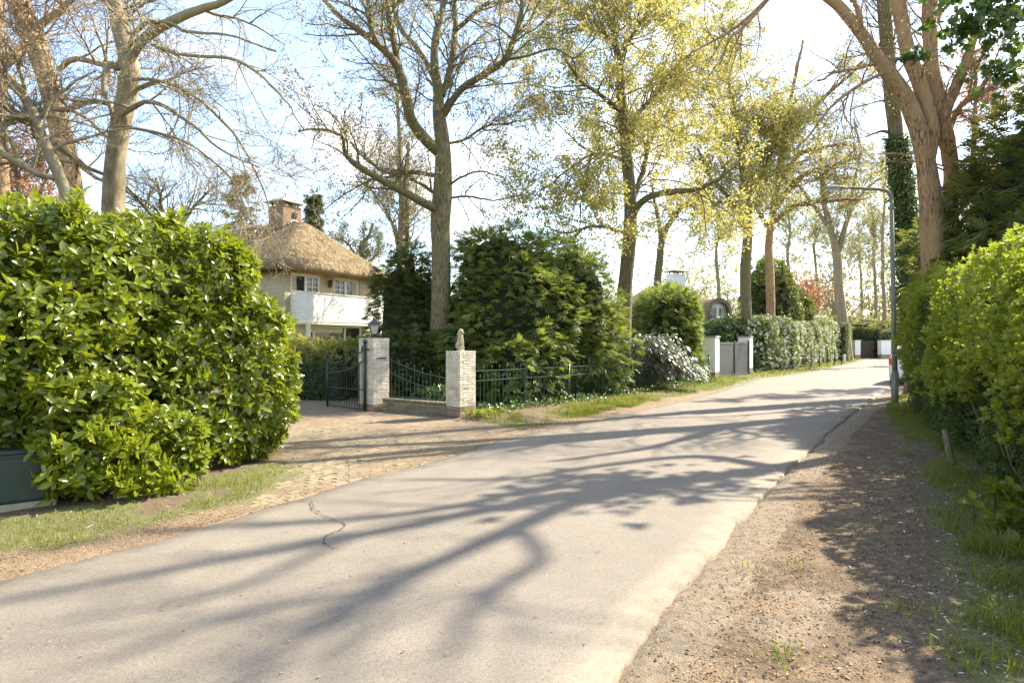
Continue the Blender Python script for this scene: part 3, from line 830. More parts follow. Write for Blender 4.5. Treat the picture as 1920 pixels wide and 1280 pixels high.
def brick_pillar(center, rz, w, courses, red, ch, label, seed):
    rg = np.random.default_rng(seed)
    root = empty('brick_gate_pillar', (center[0], center[1], 0), label, 'gate pillar', 'brick pillars at the driveway gate', rz)
    j = .0055; d = .10; bh = ch - j
    top = courses * ch
    mb = MB(); mb.box((0, 0, (top + .1) / 2), (w - .009, w - .009, top + .1 - .01)); mb.build('mortar_core', M['mortar'], root)
    L = (w - j) / 2
    for c in range(courses):
        z = c * ch + ch / 2; mat = 'brick_red' if c < red else 'brick_white'
        for s in (-1, 1):
            if c % 2 == 0:
                for q in (-1, 1): put(get_brick(L, d, bh, mat), 'brick', root, (q * (L + j) / 2, s * (w - d) / 2, z), 0, rg)
                put(get_brick(w - 2 * d - 2 * j, d, bh, mat), 'brick', root, (s * (w - d) / 2, 0, z), math.pi / 2, rg)
            else:
                for q in (-1, 1): put(get_brick(L, d, bh, mat), 'brick', root, (s * (w - d) / 2, q * (L + j) / 2, z), math.pi / 2, rg)
                put(get_brick(w - 2 * d - 2 * j, d, bh, mat), 'brick', root, (0, s * (w - d) / 2, z), 0, rg)
    # soldier course on top
    n = 8; st = (w + j) / n; me = get_brick(st - j, w * .5 - j / 2, .1, 'brick_white')
    me2 = get_brick(st - j, .1, .1, 'brick_white')
    for i in range(n):
        x = -w / 2 + st / 2 - j / 2 + i * st
        for s in (-1, 1):
            put(me2, 'brick', root, (x, s * (w - .1) / 2, top + .052), 0, rg, .001)
            if 2 <= i <= n - 3: put(me2, 'brick', root, (s * (w - .1) / 2, x, top + .052), math.pi / 2, rg, .001)
    me3 = get_brick(w - .2 - 2 * j, w - .2 - 2 * j, .1, 'brick_white'); put(me3, 'cap_infill', root, (0, 0, top + .05), 0, rg, 0)
    return root, top + .1
ang = math.radians(90 - 44)
def pillar_center(corner, w, rz):
    # nearest corner of the square is at local (-w/2... ) found by projection on the view direction
    best = None
    for sx in (-1, 1):
        for sy in (-1, 1):
            v = np.array([sx * w / 2 * math.cos(rz) - sy * w / 2 * math.sin(rz), sx * w / 2 * math.sin(rz) + sy * w / 2 * math.cos(rz)])
            if best is None or v[1] < best[1]: best = v
    return np.array(corner) - best
RZ = math.radians(46)
c2 = pillar_center(G(862, 788), .455, RZ); p2, h2 = brick_pillar(c2, RZ, .455, 24, 5, .056, 'whitewashed brick gate pillar with red brick foot that carries the stone lion', 1)
c1 = pillar_center(G(700, 774), .50, math.radians(55)); p1, h1 = brick_pillar(c1, math.radians(55), .50, 26, 3, .0625, 'taller whitewashed brick gate pillar with the iron gate leaf and lantern', 2)
# letter plate and number on the taller pillar
mb = MB(); mb.box((0, -.252, 1.26), (.30, .02, .055), bev=.004); mb.build('letter_plate', M['mortar'], p1)
mb = MB(); mb.box((0, -.264, 1.262), (.25, .006, .02)); mb.build('letter_slot', M['black'], p1)
mb = MB(); mb.box((-.252, .02, .62), (.03, .05, .07), bev=.01); mb.build('gate_stop', M['black'], p1)

# lantern on the taller pillar
def lantern(loc, z):
    root = empty('pillar_lantern', (loc[0], loc[1], z), 'black four sided lantern with pale glass on top of the taller brick pillar', 'lantern', rz=math.radians(20))
    mb = MB(); mb.lathe([(.001, 0), (.07, 0), (.075, .015), (.03, .03), (.022, .09), (.035, .10)], sides=12); mb.build('foot', M['black'], root, True)
    a, b, h0, h1_ = .055, .115, .10, .33
    def frus(s, h0, h1_, a, b):
        return np.array([(x * r, y * r, z) for z, r in ((h0, a), (h1_, b)) for x, y in ((-1, -1), (1, -1), (1, 1), (-1, 1))])
    mb = MB(); mb.add(frus(1, h0 + .01, h1_ - .01, a - .004, b - .006), [np.array([(0, 1, 5, 4), (1, 2, 6, 5), (2, 3, 7, 6), (3, 0, 4, 7), (3, 2, 1, 0), (4, 5, 6, 7)])]); mb.build('glass', M['frost'], root)
    P = frus(1, h0, h1_, a, b); mb = MB()
    for i in range(4):
        mb.tube([P[i], P[i + 4]], .006, 6); mb.tube([P[i], P[(i + 1) % 4]], .006, 6); mb.tube([P[i + 4], P[4 + (i + 1) % 4]], .008, 6)
    mb.build('frame', M['black'], root)
    mb = MB(); V = np.array([(-.15, -.15, h1_), (.15, -.15, h1_), (.15, .15, h1_), (-.15, .15, h1_), (-.05, -.05, h1_ + .10), (.05, -.05, h1_ + .10), (.05, .05, h1_ + .10), (-.05, .05, h1_ + .10)])
    mb.add(V, [np.array([(0, 1, 5, 4), (1, 2, 6, 5), (2, 3, 7, 6), (3, 0, 4, 7), (3, 2, 1, 0), (4, 5, 6, 7)])]); mb.lathe([(.03, h1_ + .10), (.03, h1_ + .12), (.045, h1_ + .13), (.01, h1_ + .17), (.001, h1_ + .19)], sides=10); mb.build('roof', M['black'], root)
lantern(c1, h1 - .005)

# stone lion
def lion(loc, z):
    root = empty('lion_statue', (loc[0], loc[1], z), 'small weathered stone lion sitting upright on the shorter brick pillar', 'statue', rz=math.radians(-38)); root.scale = (1.0, 1.0, 1.12)
    def ell(mb, c, r, rot=(0, 0, 0)):
        th = np.linspace(0, math.pi, 9); ph = np.arange(12) * math.pi / 6
        V = np.array([(math.sin(t) * math.cos(p), math.sin(t) * math.sin(p), math.cos(t)) for t in th for p in ph]) * np.array(r)
        Rm = np.array(Matrix.Rotation(rot[1], 3, 'Y')); V = V @ Rm.T + np.array(c)
        Q = [(j * 12 + i, (j + 1) * 12 + i, (j + 1) * 12 + (i + 1) % 12, j * 12 + (i + 1) % 12) for j in range(8) for i in range(12)]
        mb.add(V, [np.array(Q)])
    mb = MB()                                     # faces +X
    ell(mb, (-.03, 0, .20), (.062, .058, .13), (0, .15, 0))       # trunk of the body
    ell(mb, (-.055, .035, .11), (.062, .035, .07), (0, -.3, 0)); ell(mb, (-.055, -.035, .11), (.062, .035, .07), (0, -.3, 0))   # haunches
    ell(mb, (.0, 0, .27), (.055, .055, .075))                      # chest mane
    ell(mb, (.0, 0, .36), (.062, .06, .068)); ell(mb, (-.02, 0, .33), (.06, .062, .08))      # mane
    ell(mb, (.035, 0, .362), (.042, .036, .040)); ell(mb, (.070, 0, .350), (.026, .022, .020))   # head, muzzle
    for s in (-1, 1):
        ell(mb, (.045, .026 * s, .16), (.019, .018, .10), (0, -.05, 0)); ell(mb, (.062, .027 * s, .072), (.030, .020, .015))
        ell(mb, (.02, .052 * s, .045 + .025), (.045, .02, .016)); ell(mb, (.01, .042 * s, .415), (.012, .010, .016)); ell(mb, (.058, .014 * s, .376), (.010, .008, .008))
    ell(mb, (-.10, .03, .085), (.018, .05, .018))
    o = mb.build('body', M['stone'], root, True)
    md = o.modifiers.new('join', 'REMESH'); md.mode = 'VOXEL'; md.voxel_size = .006; md.use_smooth_shade = True
    mb = MB(); mb.lathe([(.001, 0), (.078, 0), (.082, .012), (.076, .03), (.062, .045), (.060, .062), (.001, .062)], sides=14); mb.build('base', M['stone'], root, True)
lion(c2 + np.array([0, 0]), h2 - .004)

# ------------------------------------------------------------------ low wall and railing between the pillars
def low_wall():
    a = c1 + np.array([.30, -.14]); b = c2 + np.array([-.28, .16])
    L = float(np.linalg.norm(b - a)); rz = math.atan2(*(b - a)[::-1]); c = (a + b) / 2; rg = np.random.default_rng(5)
    root = empty('low_brick_wall', (c[0], c[1], 0), 'low dark brick wall joining the two brick gate pillars', 'wall', rz=rz)
    mb = MB(); mb.box((0, 0, .13), (L - .01, .19, .25)); mb.build('mortar_core', M['concrete'], root)
    n = int(L / .22); st = L / n
    for r in range(4):
        for i in range(n):
            x = -L / 2 + st * (i + .5) + (st / 2 if r % 2 else 0)
            if x > L / 2 - st * .45: continue
            put(get_brick(st - .01, .205, .048, 'brick_dark'), 'brick', root, (x, 0, .03 + r * .058), 0, rg)
    m = int(L / .066)
    for i in range(m): put(get_brick(.056, .22, .07, 'brick_dark'), 'brick', root, (-L / 2 + (i + .5) * L / m, 0, .295), 0, rg, .002)
    # swept railing standing on it, slightly behind
    rt = empty('swept_iron_railing', (c[0], c[1], .33), 'short green iron railing with sweeping top rails above the low brick wall', 'railing', rz=rz)
    z = lambda t: .98 - .62 * t ** .75 if t < 1 else .36
    z2 = lambda t: .70 - .46 * t ** .75
    P = lambda t, h: (-L / 2 + L * t, .06, h)
    T = np.linspace(.06, 1, 14)
    # rails fall towards the lion pillar
    for f in (lambda t: .92 - .42 * t, lambda t: .66 - .44 * t ** .8):
        mb = MB(); mb.tube([P(t, f(t) - .06 * math.sin(math.pi * t)) for t in T], .008, 6); mb.build('rail', M['iron_green'], rt)
    mb = MB(); mb.tube([P(.06, .04), P(1, .04)], .008, 6); mb.build('rail', M['iron_green'], rt)
    for i in range(15):
        t = .07 + .92 * i / 14.5; top = (.66 - .44 * t ** .8 + .1) if i % 2 else (.92 - .42 * t + .07)
        mb = MB(); mb.tube([P(t, -.06), P(t, top - .08)], .006, 6); mb.lathe([(.005, 0), (.014, .02), (.016, .035), (.001, .085)], P(t, top - .085), 6); mb.build('bar', M['iron_green'], rt)
low_wall()

# ------------------------------------------------------------------ open gate leaf
def gate_leaf():
    a, b = G(684, 773), G(614, 764); d = b - a; L = float(np.linalg.norm(d)); rz = math.atan2(d[1], d[0])
    root = empty('iron_gate_leaf', (a[0], a[1], 0), 'open dark green wrought iron gate leaf with a swept top beside the taller pillar', 'gate', rz=rz)
    mb = MB(); mb.tube([(0, 0, .02), (0, 0, 1.60)], .032, 10); mb.lathe([(.03, 1.6), (.042, 1.62), (.045, 1.65), (.03, 1.69), (.001, 1.71)], sides=10); mb.build('hinge_post', M['iron_black'], root, True)
    mb = MB(); mb.tube([(0, 0, 1.46), (.12, .0, 1.47)], .02, 8); mb.tube([(0, 0, 1.46), (-.14, -.02, 1.46)], .016, 8); mb.build('hinge', M['iron_black'], root)
    mb = MB(); mb.tube([(L, 0, .03), (L, 0, 1.26)], .028, 10); mb.lathe([(.026, 1.26), (.04, 1.28), (.042, 1.31), (.026, 1.345), (.001, 1.36)], (L, 0, 0), 10); mb.build('end_post', M['iron_black'], root, True)
    top = lambda t: 1.12 + .36 * (1 - t) ** 2.2
    low = lambda t: .88 + .36 * (1 - t) ** 2.2
    T = np.linspace(0, 1, 18)
    for f, r in ((top, .011), (low, .011), (lambda t: .52, .010), (lambda t: .07, .014)):
        mb = MB(); mb.tube([(t * L, 0, f(t)) for t in T], r, 6); mb.build('rail', M['iron_black'], root)
    n = 15
    for i in range(1, n):
        t = i / n; zt = top(t) + .05 if i % 2 else low(t)
        mb = MB(); mb.tube([(t * L, .0, .07), (t * L, 0, zt)], .0085, 6)
        if i % 2: mb.lathe([(.008, 0), (.018, .025), (.02, .04), (.001, .11)], (t * L, 0, zt - .01), 6)
        mb.build('bar', M['iron_black'], root)
gate_leaf()

# ------------------------------------------------------------------ long green fence along the verge
FP = [np.array([-.81, 13.85]), np.array([1.50, 16.2]), np.array([3.70, 18.9]), np.array([5.9, 21.8]), np.array([8.0, 24.9])]
def panel(a, b, label, seed, post=True):
    d = b - a; L = float(np.linalg.norm(d)); rz = math.atan2(d[1], d[0])
    root = empty('iron_fence_panel', (a[0], a[1], 0), label, 'fence panel', 'green iron fence along the verge', rz)
    for z in (.98, .76, .12):
        mb = MB(); mb.tube([(0, 0, z), (L, 0, z)], .010, 6); mb.build('rail', M['iron_green'], root)
    bm_ = {}
    for k, (h) in enumerate((1.03, .82)):
        mb = MB(); mb.tube([(0, 0, .03), (0, 0, h)], .0068, 6); mb.lathe([(.006, h), (.016, h + .022), (.018, h + .035), (.001, h + .10)], sides=6); me = mb.mesh(); me.materials.append(M['iron_green']); bm_[k] = me
    n = int(L / .118); ms = L / n
    for i in range(1, n):
        o = bpy.data.objects.new('picket', bm_[i % 2]); C.objects.link(o); o.parent = root; o.location = (i * ms, 0, 0); o.rotation_euler = (R0.normal(0, .006), R0.normal(0, .006), 0)
    mb = MB(); mb.tube([(L * .5, .012, 0), (L * .5, .012, 1.04)], .016, 8); mb.build('stay', M['iron_green'], root)
    if post:
        mb = MB(); mb.tube([(L, 0, 0), (L, 0, 1.06)], .033, 10); mb.lathe([(.033, 1.06), (.04, 1.07), (.045, 1.10), (.028, 1.135), (.001, 1.145)], (L, 0, 0), 10); mb.build('post', M['iron_green'], root, True)
for k, lab in enumerate(['green iron fence panel with spear pickets next to the lion pillar', 'green iron fence panel in front of the big conifer right half', 'green iron fence panel under the silvery leaning shrub', 'last green iron fence panel before the white gate pillar']):
    panel(FP[k], FP[k + 1], lab, k)

# ------------------------------------------------------------------ white pillars and grey gate
def white_pillar(corner, w, h, rz, label, group, base_h=.36, extra=False, cap=True, base_mat='brick_red'):
    c = pillar_center(corner, w, rz); rg = np.random.default_rng(int(abs(corner[0]) * 10))
    root = empty('white_gate_pillar', (c[0], c[1], 0), label, 'gate pillar', group, rz)
    mb = MB(); mb.box((0, 0, base_h + (h - .05 - base_h) / 2), (w, w, h - .05 - base_h), bev=.01); mb.build('shaft', M['white_render'], root)
    mb = MB(); mb.box((0, 0, base_h / 2), (w - .03, w - .03, base_h)); mb.build('base', M['mortar'], root)
    if base_mat:
        n = max(2, int(base_h / .062)); bh = base_h / n
        for r in range(n):
            for s in (-1, 1):
                for q in (-1, 0, 1):
                    put(get_brick((w - .02) / 3, .09, bh - .008, base_mat), 'brick', root, (q * (w - .012) / 3, s * (w - .10) / 2, bh * (r + .5)), 0, rg)
                    if q == 0: put(get_brick((w - .22), .09, bh - .008, base_mat), 'brick', root, (s * (w - .10) / 2, 0, bh * (r + .5)), math.pi / 2, rg)
    if cap:
        mb = MB(); mb.box((0, 0, h - .025), (w + .09, w + .09, .06), bev=.012); mb.build('cap', M['slab_grey'], root)
    return root, c
RG_ = math.atan2(4.5, 3.25)
wpA, cA = white_pillar(G(1341, 714), .56, 1.87, RG_, 'white rendered gate pillar to the left of the grey board gate', 'white pillars of the grey board gate')
wpB, cB = white_pillar(G(1406, 704), .56, 1.90, RG_, 'white rendered gate pillar to the right of the grey gate with an intercom', 'white pillars of the grey board gate')
def gate_grey():
    d = cB - cA; L0 = float(np.linalg.norm(d)); u = d / L0; a = cA + u * .30; L = L0 - .60; rz = math.atan2(u[1], u[0])
    root = empty('grey_board_gate', (a[0], a[1], 0), 'closed grey double gate of vertical boards between white pillars', 'gate', rz=rz)
    yy = -.20
    for s, (x0, x1) in enumerate(((0.02, L / 2 - .02), (L / 2 + .02, L - .02))):
        lf = empty('gate_wing', (0, 0, 0)); lf.parent = root
        mb = MB()
        for x in (x0 + .05, x1 - .05): mb.box((x, yy, .84), (.09, .06, 1.56), bev=.006)
        mb.box(((x0 + x1) / 2, yy, 1.57), (x1 - x0 - .18, .06, .10)); mb.box(((x0 + x1) / 2, yy, .14), (x1 - x0 - .18, .06, .16)); mb.build('wing_frame', M['gate_grey'], lf)
        n = 12; st = (x1 - x0 - .19) / n; me = None
        for i in range(n):
            if me is None:
                b2 = MB(); b2.box((0, 0, 0), (st - .014, .03, 1.30), bev=.005); me = b2.mesh(); me.materials.append(M['gate_grey'])
            o = bpy.data.objects.new('board', me); C.objects.link(o); o.parent = lf; o.location = (x0 + .095 + st * (i + .5), yy, .87)
    for x in (L / 2, L - .005, .0):
        mb = MB(); mb.box((x, yy - .02, .86), (.08 if x == L / 2 else .07, .09, 1.66), bev=.01); mb.build('gate_post', M['gate_grey'], root)
gate_grey()
# intercom on the second pillar: faces the road
mb = MB(); mb.box((-.283, .02, .86), (.012, .11, .34), bev=.004); mb.build('intercom', M['slab_grey'], wpB)
mb = MB(); mb.box((-.292, .02, .60), (.02, .08, .06)); mb.build('letter_box', M['black'], wpB)

# far gate at the bend
RZF = math.atan2(1.0, 2.6)
def far_gate():
    a, b = G(1607, 674), G(1632, 673.5)
    for q, (c, lab) in enumerate(((np.array([31.4, 56.0]), 'thin far white gate pillar left of the dark opening at the bend'), (np.array([34.6, 57.0]), 'broad far white gate pillar right of the dark opening at the bend'))):
        root = empty('far_gate_pillar', (c[0], c[1], 0), lab, 'gate pillar', 'white pillars of the far gate at the bend', math.radians(8))
        w = .55 if q == 0 else 1.0
        mb = MB(); mb.box((0, 0, 1.07), (w, .5, 1.26), bev=.01); mb.build('shaft', M['white_render'], root)
        mb = MB(); mb.box((0, 0, .22), (w - .04, .46, .44)); mb.build('base', M['concrete'], root)
        mb = MB(); mb.box((0, 0, 1.735), (w + .08, .58, .06)); mb.build('cap', M['white_paint'], root)
    root = empty('dark_wooden_gate', (33.0, 57.6, 0), 'dark wooden gate in shade between the far white pillars', 'gate', rz=math.radians(8))
    for i in range(9):
        mb = MB(); mb.box((-1.0 + i * .25, 0, .85), (.23, .04, 1.6), bev=.01); mb.build('board', M['twig_dark'], root)
far_gate()
# short white marker post
mb = MB(); mb.box((0, 0, .35), (.16, .16, .7), bev=.02); o = mb.build('marker_post', M['white_paint']); p = G(1583, 682); o.location = (p[0], p[1], 0); tag(o, 'short white marker post at the end of the flowering hedge', 'post')

# estate fence beyond the gate
def estate_fence():
    a, b = np.array([12.6, 31.3]), G(1578, 684)
    n = 9; pts = [a + (b - a) * i / n for i in range(n + 1)]
    root = empty('low_bar_fence', (a[0], a[1], 0), 'low dark horizontal bar fence in front of the flowering hedge', 'fence', rz=0)
    for z in (.25, .62, 1.0):
        mb = MB(); mb.tube([(p[0], p[1], z) for p in pts], .016, 6); keep(mb.build('rail', M['iron_black']), root)
    for p in pts:
        mb = MB(); mb.box((p[0], p[1], .55), (.05, .05, 1.1)); keep(mb.build('post', M['iron_black']), root)
estate_fence()

# ------------------------------------------------------------------ street lamp
def street_lamp():
    p = G(1678, 757); root = empty('street_lamp', (p[0], p[1], 0), 'tall grey street lamp post with a long arm over the road', 'street lamp')
    tp = W(1671, 372, p[1]); ex = W(1560, 352, p[1] - .25)
    tx, tz = tp[0] - p[0], tp[2]
    mb = MB(); mb.tube([(0, 0, -.1), (0, 0, .75)], .088, 16); mb.build('pole_foot', M['lamp_steel'], root, True)
    mb = MB(); mb.lathe([(.088, .75), (.092, .77), (.088, .80), (.066, .86)], sides=16); mb.build('collar', M['lamp_steel'], root, True)
    mb = MB(); mb.tube([(0, 0, .84), (tx * .4, 0, 2.6), (tx * .95, 0, tz - .05)], [.066, .058, .047], 14); mb.build('pole', M['lamp_steel'], root, True)
    e = ex - np.array([p[0], p[1], 0])
    pts = catmull([(tx * .9, 0, tz - .3), (tx, 0, tz - .02), (tx - .08, -.02, tz + .15), (tx - .30, -.04, tz + .22), (tx - .9, -.12, tz + .235), (e[0] + .3, e[1], e[2])], 24)
    mb = MB(); mb.tube(pts, np.linspace(.050, .032, 24), 12); mb.build('arm', M['lamp_steel'], root, True)
    mb = MB(); A = pts[-1]; mb.tube([A + (.08, 0, 0), A + (-.02, 0, .005), A + (-.25, 0, .01), A + (-.5, 0, .0), A + (-.55, 0, -.005)], [.03, .05, .055, .04, .012], 12)
    mb.build('lamp_head', M['lead'], root, True)
    mb = MB(); mb.box((A[0] - .27, A[1], A[2] - .05), (.36, .09, .03), bev=.01); mb.build('lamp_lens', M['frost'], root)
    mb = MB(); mb.box((.0, -.088, .55), (.09, .012, .30), bev=.004); mb.build('service_door', M['lamp_steel'], root)
street_lamp()

# ------------------------------------------------------------------ utility cabinet
def cabinet():
    b = W(98, 958, 5.95); a_ = math.atan2(.80, .60)
    rz = math.radians(37); cn = np.array([-4.47, 5.97]); c = cn - np.array([math.cos(rz), math.sin(rz)]) * .65 + np.array([-math.sin(rz), math.cos(rz)]) * .2
    root = empty('utility_cabinet', (c[0], c[1], 0), 'dark green metal utility cabinet beside the laurel hedge on a concrete plinth', 'cabinet', rz=rz)
    w, d, h = 1.30, .40, .47
    mb = MB(); mb.box((0, 0, .05), (w + .06, d + .08, .14), bev=.01); mb.build('plinth', M['concrete'], root)
    mb = MB(); mb.box((0, 0, .12 + h / 2), (w, d, h), bev=.012); mb.build('body', M['cabinet'], root)
    mb = MB(); mb.box((0, -.0, .12 + h + .012), (w + .03, d + .04, .045), bev=.012); mb.build('lid', M['cabinet'], root)
    for x in (-w / 4, w / 4):
        mb = MB(); mb.box((x, -d / 2 - .008, .12 + h / 2 - .01), (w / 2 - .03, .016, h - .07), bev=.004); dr = mb.build('door', M['cabinet'], root)
    mb = MB(); mb.lathe([(.001, .012), (.02, .01), (.022, 0)], sides=12); o = mb.build('lock', M['chips'], root); o.rotation_euler = (math.radians(90), 0, 0); o.location = (.14, -d / 2 - .018, .12 + h - .09)
cabinet()

# ------------------------------------------------------------------ thatched roofs
def hip_roof(root, u0, u1, v0, v1, ze, rise_side, rise_front, thick=.28, seed=0, straw=9000, name='roof', cut=None):
    """height field in local x (u) and y (v)"""
    nu, nv = 50, 70
    u = np.linspace(u0, u1, nu); v = np.linspace(v0, v1, nv); U, V = np.meshgrid(u, v, indexing='ij')
    def H(U, V):
        a = np.minimum(U - u0, u1 - U) * rise_side; b = (V - v0) * rise_front; c = (v1 - V) * rise_front
        k = 13.0; h = -np.log(np.exp(-k * a) + np.exp(-k * b) + np.exp(-k * c) + np.exp(-k * (u1 - u0) / 2 * rise_side * .985)) / k
        e = np.minimum(np.minimum(U - u0, u1 - U), np.minimum(V - v0, v1 - V)); h = h + .05 * (1 - np.exp(-e / .15))
        return ze + h + (noise2(U, V, 1.2, seed) - .5) * .07
    Z = H(U, V); top = np.stack([U, V, Z], -1).reshape(-1, 3)
    bot = np.stack([np.clip(U, u0 + .12, u1 - .12), np.clip(V, v0 + .12, v1 - .12), Z - thick], -1)
    e = np.minimum(np.minimum(U - u0, u1 - U), np.minimum(V - v0, v1 - V)); bot = bot.reshape(-1, 3)
    i = (np.arange(nu - 1)[:, None] * nv + np.arange(nv - 1)[None]).ravel(); q = np.stack([i, i + nv, i + nv + 1, i + 1], 1); n = nu * nv
    def strip(a, fl):
        s = np.stack([a[:-1], a[1:], a[1:] + n, a[:-1] + n], 1); return s[:, ::-1] if fl else s
    sides = [strip(np.arange(nv), False), strip(np.arange(nv) + (nu - 1) * nv, True), strip(np.arange(nu) * nv, True), strip(np.arange(nu) * nv + nv - 1, False)]
    me = mesh(np.concatenate([top, bot]), [q, q[:, ::-1] + n] + sides, smooth=True)
    o = link(name, me, M['thatch'], root)
    rg = np.random.default_rng(seed); m = straw
    su, sv = rg.uniform(u0, u1, m), rg.uniform(v0, v1, m); e2 = .02
    h = H(su, sv); gx, gy = (H(su + e2, sv) - h) / e2, (H(su, sv + e2) - h) / e2
    nn = unit(np.stack([-gx, -gy, np.ones(m)], 1)); dn = unit(np.stack([-gx, -gy, -(gx ** 2 + gy ** 2)], 1))
    P = np.stack([su, sv, h], 1) + nn * .004
    me2 = mesh_kites((P, dn + nn * .22 + rg.normal(0, .08, (m, 3)), nn, rg.uniform(.10, .22, m), rg.uniform(.018, .042, m), rg.random(m)))
    s = link('thatch_straws', me2, M['straw'], o); stuff(s)
    return o, H

def window(root, x0, x1, z0, z1, y, cols, mat='cream_paint', fr=.07, name='window', curtain=None):
    """a frame with its panes, in local x/z, facing -y. cols: list of (width fraction, nx, nz)"""
    mb = MB(); w = x1 - x0; h = z1 - z0
    for x in (x0 + fr / 2, x1 - fr / 2): mb.box((x, y, (z0 + z1) / 2), (fr, .09, h))
    for z in (z0 + fr / 2, z1 - fr / 2): mb.box(((x0 + x1) / 2, y + .001, z), (w - 2 * fr, .085, fr))
    wf = mb.build(name, M[mat], root)
    x = x0 + fr; tot = w - 2 * fr; n = len(cols)
    for k, (f, nx, nz) in enumerate(cols):
        cw = tot * f; xa, xb = x, x + cw; x = xb
        sb = MB(); s = .045
        for xx in (xa + s / 2, xb - s / 2): sb.box((xx, y + .012, (z0 + z1) / 2), (s, .07, h - 2 * fr))
        for zz in (z0 + fr + s / 2, z1 - fr - s / 2): sb.box(((xa + xb) / 2, y + .013, zz), (cw - 2 * s, .066, s))
        for i in range(1, nx): sb.box((xa + s + (cw - 2 * s) * i / nx, y + .013, (z0 + z1) / 2), (.028, .05, h - 2 * fr - 2 * s))
        for i in range(1, nz): sb.box(((xa + xb) / 2, y + .014, z0 + fr + s + (h - 2 * fr - 2 * s) * i / nz), (cw - 2 * s, .046, .028))
        sb.build('sash', M['white_paint'], wf)
        g = MB(); g.box(((xa + xb) / 2, y + .03, (z0 + z1) / 2), (cw - 2 * s, .008, h - 2 * fr - 2 * s)); g.build('pane', M['glass'], wf)
        if curtain and k in curtain:
            c = MB(); cwid = (cw - 2 * s) * .4; cx = xa + s + cwid / 2 if curtain[k] < 0 else xb - s - cwid / 2
            c.box((cx, y + .021, (z0 + z1) / 2), (cwid, .004, h - 2 * fr - 2 * s)); c.build('curtain', M['curtain'], wf)
    return wf

